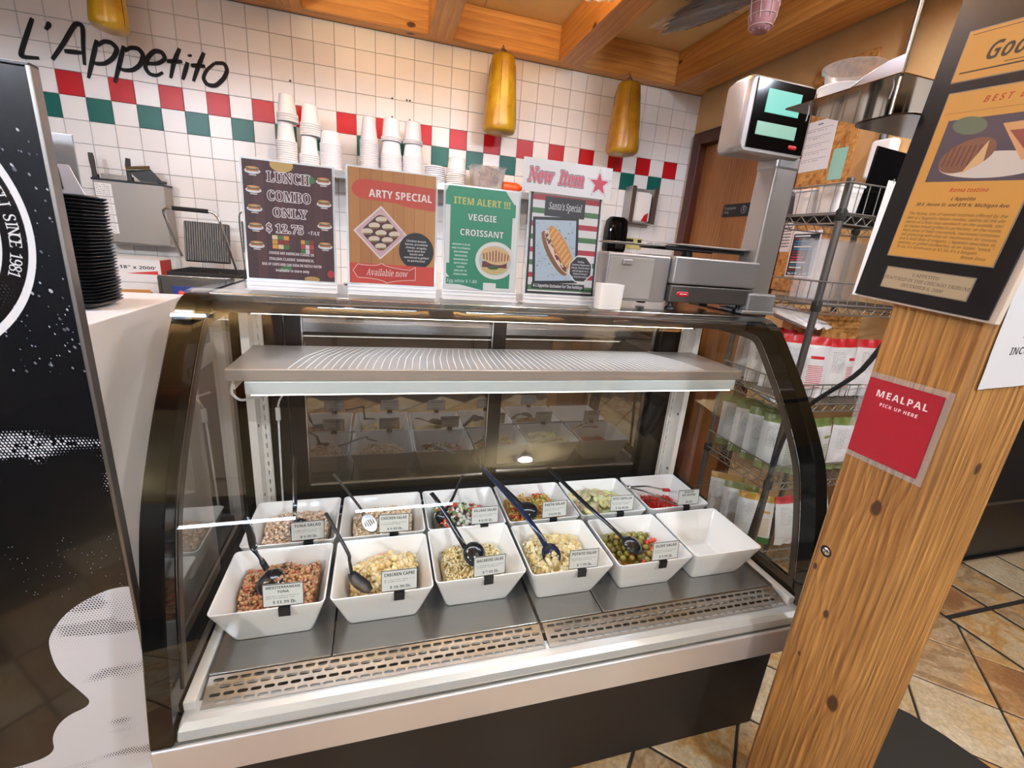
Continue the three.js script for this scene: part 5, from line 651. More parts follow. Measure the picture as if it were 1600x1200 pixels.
  const net = []; for (let i = 0; i < 8; i++) { const a = i * PI / 4; net.push(tube(Array.from({ length: 9 }, (_, j) => { const y = 0.004 + j * 0.04, r = mr(y) * 1.01 + 0.0008; return [Math.cos(a + j * 0.08) * r, y, Math.sin(a + j * 0.08) * r]; }), 0.0013, 24, 4)); } for (let j = 0; j < 8; j++) { const y = 0.02 + j * 0.038; net.push(at(new THREE.TorusGeometry(mr(y) * 1.01 + 0.0008, 0.0013, 4, 24), 0, y, 0, PI / 2)); } mesh('net', net, MAT.paper, mt, 'white knotted netting'); mesh('cord', rod([0, 0.33, 0], [0, CEIL_Y - 2.49, 0], 0.002), MAT.paper, mt);
  // plastic bags hung near the ceiling
  const crumple = (w, h, d, sd) => { const g = new THREE.SphereGeometry(1, 40, 30), Q = g.attributes.position; for (let i = 0; i < Q.count; i++) { const x = Q.getX(i), y = Q.getY(i), z = Q.getZ(i); const n = 0.75 + 0.5 * Math.abs(fbm(x * 3 + 5, y * 3 + z * 2, sd, 4) - 0.5) * 2; Q.setXYZ(i, x * w * n, y * h * n, z * d * n); } g.computeVertexNormals(); return g; };
  const gb = thing('plastic_bag', 'grey goods wrapped in clear plastic lying on the beam ledge top right', 'bag', [3.08, 2.745, 0.85], 0.2); mesh('contents', crumple(0.085, 0.05, 0.36, 4), std(0x4a4946, 0.6), gb, 'dark grey contents'); mesh('wrap', crumple(0.105, 0.065, 0.43, 7), MAT.film, gb, 'clear plastic wrap'); for (const z of [-0.2, 0.2]) mesh('hanger', rod([0, 0.0, z], [0, CEIL_Y - 2.745, z], 0.002), MAT.steelDull, gb);
  const cbg = thing('plastic_bag', 'crumpled clear plastic bag hanging at the top edge between the beams', 'bag', [2.41, 2.64, 0.98]); mesh('wrap', crumple(0.11, 0.075, 0.09, 12), MAT.clear, cbg); mesh('tie', rod([0, 0.04, 0], [0, CEIL_Y - 2.64, 0], 0.002), MAT.paper, cbg);
}
// ------------------------------------------------------------------ small things on the right end of the tiled wall
{
  const sd = thing('soap_dispenser', 'black soap dispenser on the tiles behind the scale', 'dispenser', [3.12, 1.585, 0.004]); mesh('shell', loft([[0.066, 0.05, 0], [0.072, 0.055, 0.02], [0.074, 0.052, 0.15], [0.068, 0.045, 0.21], [0.05, 0.03, 0.232]].map(([a, b, y]) => rrect(a, b, 0.022, 4).map(([p, q]) => [p, y, 0.057 - q]))), MAT.blackGloss, sd); mesh('lever', rbox(0.06, 0.045, 0.02, 0.006, 0.012, 0.045, 0.115), MAT.blackPlastic, sd); mesh('spout', rbox(0.03, 0.014, 0.03, 0.004, 0.01, 0.003, 0.08), MAT.scaleLight, sd);
  const gd = thing('glove_dispenser', 'open steel wall dispenser with white bags hanging inside, near the door', 'dispenser', [3.285, 1.79, 0.003]); mesh('side', [rbox(0.006, 0.235, 0.1, 0.002, -0.1, 0.118, 0.051)], MAT.scaleLight, gd); mesh('side', rbox(0.006, 0.235, 0.1, 0.002, 0.1, 0.118, 0.051), MAT.scaleLight, gd); mesh('back', rbox(0.2, 0.235, 0.005, 0.002, 0, 0.118, 0.003), MAT.scaleGrey, gd); mesh('floor', rbox(0.2, 0.006, 0.1, 0.002, 0, 0.003, 0.051), MAT.scaleGrey, gd); for (const q of [-0.086, 0.086]) mesh('flange', rbox(0.032, 0.235, 0.003, 0.001, q, 0.118, 0.1), std(0x5a4a42, 0.4, 0.5), gd);
  const bgp = thing('paper_bags', 'folded white paper bags with red print inside the steel dispenser', 'bag', [3.285, 1.7965, 0.055]); mesh('sheet', [0, 1, 2].map((i) => rbox(0.125, 0.2 - i * 0.01, 0.004, 0.0015, 0.004 * i, 0.1, i * 0.009)), MAT.paper, bgp); mesh('print', at(extrude([[0.01, 0.01], [0.06, 0.01], [0.06, 0.07], [0.03, 0.05]], 0.001), 0, 0, 0.0205), MAT.red, bgp);
  const yl = thing('yellow_label', 'pale yellow plate with black marks under the steel dispenser', 'label', [3.3, 1.655, 0.003]); mesh('plate', rbox(0.15, 0.075, 0.004, 0.0015, 0, 0, 0.002), std(0xcfc27a, 0.6), yl); mesh('mark', [rbox(0.06, 0.02, 0.001, 0.0004, -0.03, 0.02, 0.0045), rbox(0.03, 0.022, 0.001, 0.0004, 0.05, 0.018, 0.0045)], MAT.black, yl);
  const es = thing('door_sign', 'small black sign reading Employees Only on the wooden door', 'sign', [3.689, 1.895, 0.53]); mesh('plate', rbox(0.006, 0.075, 0.225, 0.002), MAT.blackPlastic, es);
  mesh('print', at(new THREE.PlaneGeometry(0.22, 0.07), -0.0036, 0, 0, 0, -PI / 2, 0), std(0xffffff, 0.5, 0, { map: print(256, 80, (x) => { x.fillStyle = '#17181a'; x.fillRect(0, 0, 256, 80); x.fillStyle = '#a9aaa8'; x.font = '24px sans-serif'; x.fillText('Employees', 14, 34); x.fillText('Only', 14, 62); x.strokeStyle = '#a9aaa8'; x.lineWidth = 3; x.beginPath(); x.arc(210, 40, 24, 0, 7); x.stroke(); x.beginPath(); x.arc(210, 28, 6, 0, 7); x.moveTo(210, 36); x.lineTo(210, 54); x.moveTo(198, 44); x.lineTo(222, 44); x.stroke(); }) }), es);
}
// ------------------------------------------------------------------ right side: boards and papers on the plaster wall
const WX = 3.6595;
{
  const corkb = thing('notice_board', 'tall strand board panel screwed to the plaster wall beside the door', 'board', [WX - 0.006, 1.99, 1.11]); mesh('panel', metres(rbox(0.012, 1.08, 0.31, 0.0015)), MAT.osb, corkb); for (const [y, z] of [[0.5, 0.13], [-0.5, 0.13], [0.5, -0.13]]) mesh('screw', at(cyl(0.005, 0.005, 0.002, 10, 0, 0, 0, 0, 0, PI / 2), -0.0068, y, z), MAT.steelDull, corkb);
  const lines = (n, head, seed) => print(256, 320, (x) => { x.fillStyle = '#dcd8d4'; x.fillRect(0, 0, 256, 320); x.fillStyle = '#6a676a'; const R = rng(seed); x.fillRect(110, 20, 40, 8); for (let i = 0; i < n; i++) { const y = 50 + i * 240 / n; if (head) { x.fillStyle = '#3a383c'; x.fillRect(24, y, 208, head); x.fillStyle = '#6a676a'; } else x.fillRect(30, y, 200, 2); for (let q = 36; q < 180; q += 10 + R() * 22) x.fillRect(q, y + 12, 4 + R() * 12, 4); } });
  const sheet = (name, label, y, z, h, w, map, tilt = 0, gap = 0.013) => { const t = thing(name, label, 'paper', [WX - gap, y, z]); mesh('sheet', rbox(0.001, h, w, 0.0003), MAT.paper, t); mesh('print', at(new THREE.PlaneGeometry(w - 0.002, h - 0.002), -0.0008, 0, 0, 0, -PI / 2, 0), std(0xffffff, 0.7, 0, { map }), t); t.rotation.x = tilt; return t; };
  sheet('printed_form', 'white ruled form with a torn corner high on the strand board', 2.168, 1.055, 0.235, 0.19, lines(5, 0, 3), -0.02);
  sheet('price_list', 'white list with heavy black bars low on the strand board', 1.727, 0.995, 0.15, 0.105, lines(7, 9, 5), -0.03);
  sheet('event_flyer', 'dark flyer with pink and blue print low on the strand board', 1.645, 1.14, 0.235, 0.17, print(256, 352, (x) => { x.fillStyle = '#e8e4e2'; x.fillRect(0, 0, 256, 352); x.fillStyle = '#20242c'; x.fillRect(10, 24, 236, 318); const R = rng(12); for (let i = 0; i < 15; i++) { x.fillStyle = ['#c8385a', '#e8e4e2', '#3a7aa8', '#8a2a3a'][Math.floor(R() * 4)]; x.fillRect(20 + R() * 20, 34 + i * 20, 60 + R() * 140, 11); } x.fillStyle = '#d8d6d2'; for (let i = 0; i < 9; i++) x.fillRect(20 + R() * 190, 318 + R() * 12, 18, 9); }), -0.03);
  const tl = mesh('teal_note', rbox(0.001, 0.14, 0.075, 0.0003), std(0x8fbfae, 0.7), scene); tl.position.set(WX - 0.0135, 2.065, 1.205); tag(tl, 'pale teal paper note beside the ruled form on the strand board', 'note');
  const tl2 = mesh('teal_note', rbox(0.001, 0.04, 0.04, 0.0003), std(0x8fbfae, 0.7), scene); tl2.position.set(WX - 0.0135, 1.825, 1.09); tag(tl2, 'little teal note just above the dark flyer', 'note');
  const wd = thing('wall_device', 'white rounded wall box with a grey pipe above it on the plaster', 'wall box', [WX - 0.03, 2.05, 1.43]); mesh('case', rbox(0.055, 0.16, 0.1, 0.016), MAT.white, wd); mesh('pipe', cyl(0.012, 0.012, 0.62, 14, 0.008, 0.39, -0.025), MAT.scaleGrey, wd); mesh('collar', cyl(0.017, 0.017, 0.024, 14, 0.008, 0.093, -0.025), MAT.scaleDark, wd); mesh('knob', lathe([[0, 0], [0.009, 0.002], [0.009, 0.014], [0, 0.017]], 12), MAT.scaleDark, wd).position.set(-0.01, -0.094, 0.02);
}
// ------------------------------------------------------------------ wire rack
const RX0 = 3.055, RX1 = 3.6, RZ0 = 1.43, RZ1 = 1.80, SHELVES = [1.757, 1.445, 1.06, 0.715, 0.33];
{
  const r = thing('wire_rack', 'grey wire shelving rack loaded with chip bags beside the wall', 'shelf rack');
  for (const [x, z] of [[RX0, RZ0], [RX0, RZ1], [RX1, RZ0], [RX1, RZ1]]) { const p = mesh('post', [lathe([[0, 0.004], [0.02, 0.006], [0.018, 0.016], [0.008, 0.02], [0.008, 0.05], [0.0125, 0.05], [0.0125, 1.868], [0.0115, 1.873], [0, 1.873]], 16)], MAT.scaleDark, r, 'round grey post'); p.position.set(x, 0, z); for (const y of SHELVES) mesh('collar', lathe([[0.0126, -0.022], [0.0165, -0.018], [0.0175, 0.01], [0.0126, 0.018]], 16), MAT.rubber, p).position.set(0, y, 0); }
  const wm = std(0x8d8a86, 0.35, 0.7);
  SHELVES.forEach((y, i) => {
    const s = mesh('shelf', [[RX0, RZ0, RX1, RZ0], [RX0, RZ1, RX1, RZ1], [RX0, RZ0, RX0, RZ1], [RX1, RZ0, RX1, RZ1]].flatMap(([a, b, c, d]) => { const o = [rod([a, y, b], [c, y, d], 0.003), rod([a, y - 0.03, b], [c, y - 0.03, d], 0.003)]; const n = Math.round(Math.hypot(c - a, d - b) / 0.05), z = []; for (let k = 0; k <= n * 2; k++) z.push([lerp(a, c, k / (n * 2)), y - (k % 2 ? 0.028 : 0.002), lerp(b, d, k / (n * 2))]); for (let k = 0; k < n * 2; k++) o.push(rod(z[k], z[k + 1], 0.0018, 5)); return o; }), wm, r, 'wire shelf frame');
    const w = []; for (let k = 1; k < 28; k++) { const x = lerp(RX0, RX1, k / 28); w.push(rod([x, y + 0.004, RZ0], [x, y + 0.004, RZ1], 0.0022, 5)); } stuff(mesh('wire', w, i === 0 ? MAT.blackPlastic : wm, s));
    const H = i === 0 ? 0.1 : i === 4 ? 0.06 : 0.085, b = [];
    for (const [a, bz, c, d] of [[RX0 - 0.012, RZ0, RX0 - 0.012, RZ1 + 0.012], [RX0 - 0.012, RZ1 + 0.012, RX1, RZ1 + 0.012]]) { b.push(rod([a, y + H, bz], [c, y + H, d], 0.0032), rod([a, y + 0.005, bz], [c, y + 0.005, d], 0.0025)); const n = Math.round(Math.hypot(c - a, d - bz) / 0.045); for (let k = 0; k <= n; k++) b.push(rod([lerp(a, c, k / n), y + 0.005, lerp(bz, d, k / n)], [lerp(a, c, k / n), y + H, lerp(bz, d, k / n)], 0.0018, 5)); }
    mesh('ledge', b, wm, s, 'wire shelf ledge');
  });
  const SY = (i) => SHELVES[i] + 0.0065;
  const bin = (label, x, z, w, h, d, m) => { const t = thing('plastic_bin', label, 'bin', [x, SY(0), z]); mesh('body', loft([[w * 0.44, d * 0.44, 0], [w * 0.45, d * 0.45, 0.004], [w / 2, d / 2, h], [w / 2 - 0.004, d / 2 - 0.004, h], [w * 0.43, d * 0.43, 0.006]].map(([a, b, y]) => rrect(a, b, 0.012, 3).map(([p, q]) => [p, y, -q]))), m, t); mesh('rim', loft([[w / 2 + 0.003, d / 2 + 0.003, h - 0.006], [w / 2 + 0.003, d / 2 + 0.003, h + 0.001], [w / 2 - 0.004, d / 2 - 0.004, h + 0.001], [w / 2 - 0.004, d / 2 - 0.004, h - 0.006]].map(([a, b, y]) => rrect(a, b, 0.012, 3).map(([p, q]) => [p, y, -q])), false, false), m, t); };
  bin('grey plastic bin at the far left of the top rack shelf', 3.13, 1.5, 0.12, 0.095, 0.1, std(0x8b8a90, 0.5)); bin('white plastic bin in the middle of the top rack shelf', 3.13, 1.61, 0.12, 0.09, 0.09, MAT.white); bin('white plastic bin nearest the front post of the top rack shelf', 3.13, 1.71, 0.12, 0.1, 0.09, MAT.white);
  const tb = thing('tablet', 'black tablet standing upright on the top rack shelf', 'tablet', [3.262, SY(0) + 0.005, 1.745]); mesh('screen', rbox(0.15, 0.225, 0.008, 0.0038, 0, 0.1135, 0), MAT.blackGloss, tb); mesh('stand', rbox(0.06, 0.1, 0.006, 0.002, 0, 0.055, -0.035, 0.5), MAT.black, tb); tb.rotation.z = -0.05;
  const bs = thing('bag_bundle', 'bundle of translucent plastic bags on the second rack shelf', 'bags', [3.22, SY(1), 1.68]); const R0 = rng(71); for (let i = 0; i < 7; i++) { const g = new THREE.PlaneGeometry(0.28, 0.22, 14, 10), P = g.attributes.position; for (let k = 0; k < P.count; k++) { const x = P.getX(k), y = P.getY(k); P.setZ(k, 0.02 * (fbm(x * 14 + i * 3, y * 14, 5 + i, 3) - 0.5)); P.setY(k, y + (y > 0.09 ? 0.02 * (noise(x * 60, i, 9) - 0.5) : 0)); } g.computeVertexNormals(); mesh('bag', at(g, (R0() - 0.5) * 0.03, 0.118, (i - 3) * 0.016, -0.08 + R0() * 0.1, (R0() - 0.5) * 0.2), MAT.film, bs); }
  const hs = thing('hanging_notice', 'tall white notice with black capitals hanging on the rack front', 'notice', [3.345, 1.68, RZ1 + 0.02]); mesh('sheet', rbox(0.31, 0.385, 0.0012, 0.0004), MAT.paper, hs); mesh('print', at(new THREE.PlaneGeometry(0.305, 0.38), 0, 0, 0.0009), std(0xffffff, 0.7, 0, { map: print(384, 480, (x) => { x.fillStyle = '#dad6d2'; x.fillRect(0, 0, 384, 480); x.fillStyle = '#1c1c20'; x.font = 'bold 50px sans-serif'; x.fillText('D', 112, 104); x.fillText('THO', 84, 166); }) }), hs); for (const s of [-0.13, 0.13]) mesh('hook', tube([[s, 0.185, 0.001], [s, 0.2, 0], [s, 0.19, -0.012]], 0.0015, 10, 5), MAT.steelDull, hs); hs.rotation.z = -0.04;
  const cb = thing('cardboard_box', 'tan cardboard box standing behind the red chip bags on the rack', 'box', [3.385, SY(2), 1.56]); mesh('carton', metres(rbox(0.2, 0.33, 0.2, 0.002, 0, 0.165, 0)), MAT.osb, cb); mesh('tape', rbox(0.05, 0.001, 0.202, 0.0004, 0, 0.3305, 0), MAT.cardboard, cb);
  // chip bags
  const bagGeo = (w, h, t, sd) => { const nx = 12, ny = 16, pos = [], uv = [], idx = []; for (const s of [1, -1]) { const o = pos.length / 3; for (let j = 0; j <= ny; j++) for (let i = 0; i <= nx; i++) { const u = i / nx * 2 - 1, v = j / ny * 2 - 1; const seal = sstep(0.8, 0.92, Math.abs(v)), puff = Math.pow(Math.max(0, 1 - u * u), 0.55) * Math.pow(Math.max(0, 1 - v * v * 0.98), 0.5) * (1 - seal * 0.93); const cr = (fbm(u * 3 + sd, v * 4 + s, sd, 3) - 0.5) * 0.5; pos.push(u * w / 2 * (1 - 0.06 * (1 - Math.abs(v)) * puff), (v + 1) * h / 2, s * t / 2 * puff * (1 + cr) + seal * 0.006 * Math.sin(u * 9 + sd)); uv.push(s > 0 ? i / nx : 1 - i / nx, j / ny); } for (let j = 0; j < ny; j++) for (let i = 0; i < nx; i++) { const a = o + j * (nx + 1) + i; s > 0 ? idx.push(a, a + 1, a + nx + 2, a, a + nx + 2, a + nx + 1) : idx.push(a, a + nx + 2, a + 1, a, a + nx + 1, a + nx + 2); } } const g = new THREE.BufferGeometry(); g.setAttribute('position', new THREE.Float32BufferAttribute(pos, 3)); g.setAttribute('uv', new THREE.Float32BufferAttribute(uv, 2)); g.setIndex(idx); g.computeVertexNormals(); return g; };
  const wrap = (c, c2, sd) => std(0xffffff, 0.35, 0, { side: THREE.DoubleSide, map: print(128, 192, (x) => { const R = rng(sd); x.fillStyle = '#c6c4c2'; x.fillRect(0, 0, 128, 192); x.fillStyle = c; x.fillRect(0, 0, 128, 26); x.fillStyle = c2; x.fillRect(0, 166, 128, 26); x.fillStyle = '#6a6a6e'; for (let i = 0; i < 14; i++) for (let q = 14; q < 58; q += 3 + R() * 5) x.fillRect(q, 42 + i * 5, 1.5 + R() * 3, 1.4); x.fillStyle = c; for (let i = 0; i < 12; i++) x.fillRect(74 + (i % 3), 90 + i * 6, 44, 2); x.fillRect(78, 60, 38, 9); }) });
  const red = wrap('#b81c22', '#d8d4d2', 3), green = wrap('#66723a', '#8a9462', 4), gold = wrap('#b58a2a', '#3a6a3a', 6);
  const variants = [1, 2, 3].map((k) => bagGeo(0.17, 0.245, 0.056, k * 7));
  const chip = (label, group, m, x, y, z, turn, lean = 0, roll = 0, k = 0, s = 1) => { const t = mesh('chip_bag', variants[k % 3], m, scene); t.position.set(x, y, z); t.rotation.set(lean, turn, roll, 'YXZ'); t.scale.setScalar(s); tag(t, label, 'chip bag', group); };
  const R = rng(83), posn = ['left', 'second', 'third', 'right'];
  const up = 0.006, ord4 = ['farthest from', 'third from', 'second from', 'nearest to'];
  for (let i = 0; i < 4; i++) chip(`red topped chip bag in the side row, ${ord4[i]} the front rack post`, null, red, 3.165, SY(2) + up, 1.475 + i * 0.082, -0.6, -0.08, 0.02 * (i % 2 ? 1 : -1), i);
  for (let i = 0; i < 2; i++) chip(`red topped chip bag facing the shop on the rack, ${['left', 'right'][i]} one of two`, null, red, 3.335 + i * 0.168, SY(2) + up, 1.74, 0.06 - i * 0.1, -0.06, 0, i + 1, 0.98);
  chip('red and white chip bag lying tipped over on top of the upright red bags', null, red, 3.2, SY(2) + 0.285, 1.735, 0.2, -1.35, 0, 2);
  for (let i = 0; i < 4; i++) chip(`green topped chip bag in the low side row, ${ord4[i]} the front rack post`, null, green, 3.165, SY(3) + up, 1.475 + i * 0.082, -0.65, -0.1, 0.03 * (R() - 0.5), i + 1);
  for (let i = 0; i < 2; i++) chip(`green topped chip bag facing the shop low on the rack, ${['left', 'right'][i]} one of two`, null, green, 3.335 + i * 0.168, SY(3) + up, 1.74, 0.08 - i * 0.1, -0.08, 0, i + 2, 0.98);
  chip('green and white chip bag lying across the tops of the upright green bags', null, green, 3.22, SY(3) + 0.285, 1.735, 0.15, -1.38, 0, 1);
  for (let i = 0; i < 3; i++) chip(`chip bag leaning on the bottom rack shelf, ${ord4[i + 1]} the front rack post`, null, [gold, green, gold][i], 3.165, SY(4) + 0.016, 1.5 + i * 0.095, -0.6, -0.3, 0, i, 0.9);
  for (let i = 0; i < 2; i++) chip(`chip bag facing the shop on the bottom rack shelf, ${['left', 'right'][i]} one of two`, null, [red, gold][i], 3.34 + i * 0.165, SY(4) + 0.012, 1.735, 0.05, -0.25, 0, i, 0.92);
  const cab = mesh('black_cable', tube([[2.86, 1.62, 2.14], [2.85, 1.46, 2.22], [2.845, 1.3, 2.17], [2.85, 1.16, 2.05], [2.86, 1.02, 1.98], [2.87, 0.6, 1.94], [2.87, 0.012, 1.92]], 0.007, 50, 8), MAT.rubber, scene); tag(cab, 'thick black cable hanging between the deli case and the timber post', 'cable');
}
// ------------------------------------------------------------------ timber post and what is fixed to it
{
  const x0 = 2.585, x1 = 2.80, z0 = 2.37, z1 = 2.556, c = 0.012;
  // outline from the back edge of the left face, counted along u: left face, front face, right face, back face
  const L = [], add = (ax, az, bx, bz, n) => { for (let i = 0; i < n; i++) L.push([lerp(ax, bx, i / n), lerp(az, bz, i / n)]); };
  add(x0, z0 + c, x0, z1 - c, 26); add(x0, z1 - c, x0 + c, z1, 3); add(x0 + c, z1, x1 - c, z1, 28); add(x1 - c, z1, x1, z1 - c, 3); add(x1, z1 - c, x1, z0 + c, 10); add(x1, z0 + c, x1 - c, z0, 3); add(x1 - c, z0, x0 + c, z0, 10); add(x0 + c, z0, x0, z0 + c, 3);
  const n = L.length, ny = 180, pos = [], uv = [], idx = [], cx = (x0 + x1) / 2, cz = (z0 + z1) / 2; let acc = [0]; for (let i = 1; i <= n; i++) acc.push(acc[i - 1] + Math.hypot(L[i % n][0] - L[i - 1][0], L[i % n][1] - L[i - 1][1]));
  for (let j = 0; j <= ny; j++) for (let i = 0; i <= n; i++) { const [x, z] = L[i % n], y = j / ny * 2.835 + 0.001, u = acc[i]; const d = Math.hypot(x - cx, z - cz), rough = sstep(0.15, 0.24, u) * (1 - sstep(0.36, 0.42, u)); const f = -0.0025 * fbm(u * 22, y * 2.2, 7, 3) - rough * 0.005 * Math.pow(fbm(u * 95, y * 1.6, 23, 2), 1.5) + 0.0012; pos.push(x + (x - cx) / d * f, y, z + (z - cz) / d * f); uv.push(u + c, y); }
  for (let j = 0; j < ny; j++) for (let i = 0; i < n; i++) { const a = j * (n + 1) + i; idx.push(a, a + 1, a + n + 2, a, a + n + 2, a + n + 1); }
  const g = new THREE.BufferGeometry(); g.setAttribute('position', new THREE.Float32BufferAttribute(pos, 3)); g.setAttribute('uv', new THREE.Float32BufferAttribute(uv, 2)); g.setIndex(idx); g.computeVertexNormals();
  const p = thing('timber_post', 'massive rough sawn timber post standing at the right end of the deli case', 'post'); mesh('timber', g, MAT.post, p); mesh('bolt', lathe([[0, 0.005], [0.006, 0.004], [0.009, 0.002], [0.01, 0]], 14).rotateZ(PI / 2), MAT.chrome, p).position.set(x0 + 0.001, 0.905, 2.405); mesh('bolt_recess', lathe([[0, 0.0012], [0.014, 0.0012], [0.016, 0]], 14).rotateZ(PI / 2), MAT.blackMatte, p).position.set(x0 + 0.001, 0.905, 2.405);
  // red pick up card in a clear sleeve, without its code
  const mp = thing('pickup_card', 'small red MEALPAL pick up card laminated on the timber post', 'card', [x0 - 0.003, 1.26, 2.4545]); mesh('sleeve', rbox(0.0012, 0.2, 0.172, 0.0005), MAT.film, mp); mesh('card', rbox(0.001, 0.176, 0.147, 0.0004, -0.0004), std(0x8e1524, 0.4), mp);
  mesh('print', at(new THREE.PlaneGeometry(0.146, 0.175), -0.0014, 0, 0, 0, -PI / 2, 0), std(0xffffff, 0.35, 0, { map: print(512, 614, (x) => { x.fillStyle = '#a81e30'; x.fillRect(0, 0, 512, 614); x.fillStyle = '#f3e6e4'; x.textAlign = 'center'; x.font = 'bold 74px sans-serif'; x.letterSpacing = '6px'; x.fillText('MEALPAL', 262, 130); x.font = 'bold 36px sans-serif'; x.letterSpacing = '3px'; x.fillText('PICK UP HERE', 262, 196); }) }), mp);
  // mounted newspaper article
  const a = thing('article_plaque', 'black mounted newspaper article with a sandwich photo on the timber post', 'plaque', [2.5665, 1.517, 2.308]); a.rotation.x = 4.5 * PI / 180;
  // local axes: z along the face towards the camera, y up
  const W = 0.26, H = 0.66; mesh('board', rbox(0.0135, H, W, 0.002, 0.003, H / 2, W / 2 + 0.0006), std(0xcdbfae, 0.6), a, 'pale chipped board edge'); mesh('face', rbox(0.016, H - 0.004, W - 0.01, 0.0006, 0.0002, H / 2 + 0.003, W / 2 - 0.0056), std(0x121214, 0.3), a, 'black laminated face');
  const ins = (s0, s1, t0, t1, map, name, lab) => { const w = s1 - s0, h = t1 - t0, m = mesh(name, rbox(0.0012, h + 0.004, w + 0.004, 0.0004, -0.0078, (t0 + t1) / 2, (s0 + s1) / 2), std(0x8a8074, 0.4, 0.3), a, lab); mesh('print', at(new THREE.PlaneGeometry(w, h), -0.0088, (t0 + t1) / 2, (s0 + s1) / 2, 0, -PI / 2, 0), std(0xffffff, 0.5, 0, { map }), m); };
  ins(0.035, 0.225, 0.404, 0.482, print(760, 312, (x) => { x.fillStyle = '#c59446'; x.fillRect(0, 0, 760, 312); x.strokeStyle = '#5a4426'; x.lineWidth = 3; x.strokeRect(24, 20, 712, 2); x.fillStyle = '#33281c'; x.font = 'italic bold 150px sans-serif'; x.save(); x.translate(150, 205); x.scale(0.82, 1); x.fillText("Good", 0, 0); x.restore(); x.fillRect(290, 236, 440, 5); x.fillRect(30, 256, 700, 10); }), 'headline_panel', 'orange headline strip');
  ins(0.04, 0.222, 0.094, 0.384, print(760, 1212, (x) => { x.fillStyle = '#c59446'; x.fillRect(0, 0, 760, 1212); x.fillStyle = '#a8401c'; x.font = 'italic bold 58px sans-serif'; x.letterSpacing = '14px'; x.fillText('BEST BITES', 250, 92); x.letterSpacing = '0px'; x.fillStyle = '#7a5a30'; x.fillRect(20, 140, 720, 3);
    x.fillStyle = '#4a4150'; x.fillRect(70, 190, 690, 440); x.fillStyle = '#5c6a58'; x.beginPath(); x.ellipse(230, 240, 120, 60, 0.2, 0, 7); x.fill(); x.fillStyle = '#c9c4bc'; x.beginPath(); x.ellipse(460, 520, 330, 90, 0, 0, 7); x.fill(); x.fillStyle = '#7a5340'; x.beginPath(); x.ellipse(290, 450, 180, 110, -0.35, 0, 7); x.fill(); x.strokeStyle = '#5a382c'; x.lineWidth = 9; for (let i = 0; i < 8; i++) { x.beginPath(); x.moveTo(160 + i * 34, 380); x.lineTo(150 + i * 34, 520); x.stroke(); } x.fillStyle = '#c99a6a'; x.beginPath(); x.moveTo(440, 250); x.lineTo(750, 240); x.lineTo(760, 470); x.lineTo(640, 500); x.closePath(); x.fill(); x.fillStyle = '#8a4a42'; x.beginPath(); x.moveTo(500, 300); x.lineTo(740, 300); x.lineTo(745, 430); x.lineTo(640, 440); x.closePath(); x.fill(); x.fillStyle = '#c8a878'; x.beginPath(); x.moveTo(400, 350); x.lineTo(300, 580); x.lineTo(420, 500); x.closePath(); x.fill();
    x.textAlign = 'center'; x.fillStyle = '#a8401c'; x.font = 'italic bold 40px sans-serif'; x.fillText('Roma tostino', 400, 705); x.fillStyle = '#2c2218'; x.font = 'italic bold 33px sans-serif'; x.fillText("L'Appetito", 390, 765); x.fillText('30 E. Huron St. and 875 N. Michigan Ave.', 385, 810);
    x.textAlign = 'left'; x.font = 'italic 31px sans-serif'; ['The Roma, one of several tostinos offered by the', "deli at L'Appetito Italian market, claims all the ele-", 'ments of a first-class sandwich: on the outside, stel-', 'lar Italian bread grilled to perfection; on the inside,', 'thick slices of fresh mozzarella, marinated tomatoes', 'still glistening with olive oil, mushrooms for texture,', "and a bold dose of oregano. L'Appetito describes its", 'tostinos, or grilled sandwiches, as an Italian "snack."', "To us, it's lunch-and at $3.50, it's a bargain."].forEach((s, i) => { const w = x.measureText(s).width; x.save(); x.translate(40, 880 + i * 33); x.scale(Math.min(1, 680 / w), 1); x.fillText(s, 0, 0); x.restore(); }); x.textAlign = 'right'; x.fillText('Renee Enna', 700, 1180); }), 'article_panel', 'orange newspaper article');
  ins(0.05, 0.206, 0.031, 0.07, print(512, 128, (x) => { x.fillStyle = '#a89a80'; x.fillRect(0, 0, 512, 128); x.fillStyle = '#3a342c'; x.textAlign = 'center'; x.font = '28px serif'; x.fillText("L'APPETITO", 250, 38); x.font = 'italic 28px serif'; x.fillText('FEATURED IN THE CHICAGO TRIBUNE', 256, 74); x.fillText('DECEMBER 6, 2000', 250, 110); }), 'name_plate', 'dull metal name plate');
  // white notice wrapped on the front face
  const nt = thing('taped_notice', 'wrinkled white notice taped around the front of the timber post', 'notice', [2.597, 1.375, 2.5585]);
  const ng = new THREE.PlaneGeometry(0.2, 0.26, 24, 30), NP = ng.attributes.position; for (let i = 0; i < NP.count; i++) { const x = NP.getX(i) + 0.1, y = NP.getY(i) + 0.13; NP.setXYZ(i, x, y + 0.012 * x / 0.2, 0.0012 + 0.004 * Math.abs(fbm(x * 30, y * 7, 8, 3) - 0.4) * (1 - sstep(0.03, 0.12, y) * 0.7)); } ng.computeVertexNormals(); mesh('sheet', ng, std(0xffffff, 0.6, 0, { side: THREE.DoubleSide, map: print(400, 520, (x) => { x.fillStyle = '#c9c8c8'; x.fillRect(0, 0, 400, 520); x.fillStyle = '#2c2c30'; x.font = 'bold 40px sans-serif'; x.fillText('SORRY', 140, 330); x.fillText('INCONVENIENCE', 100, 392); }) }), nt);
}
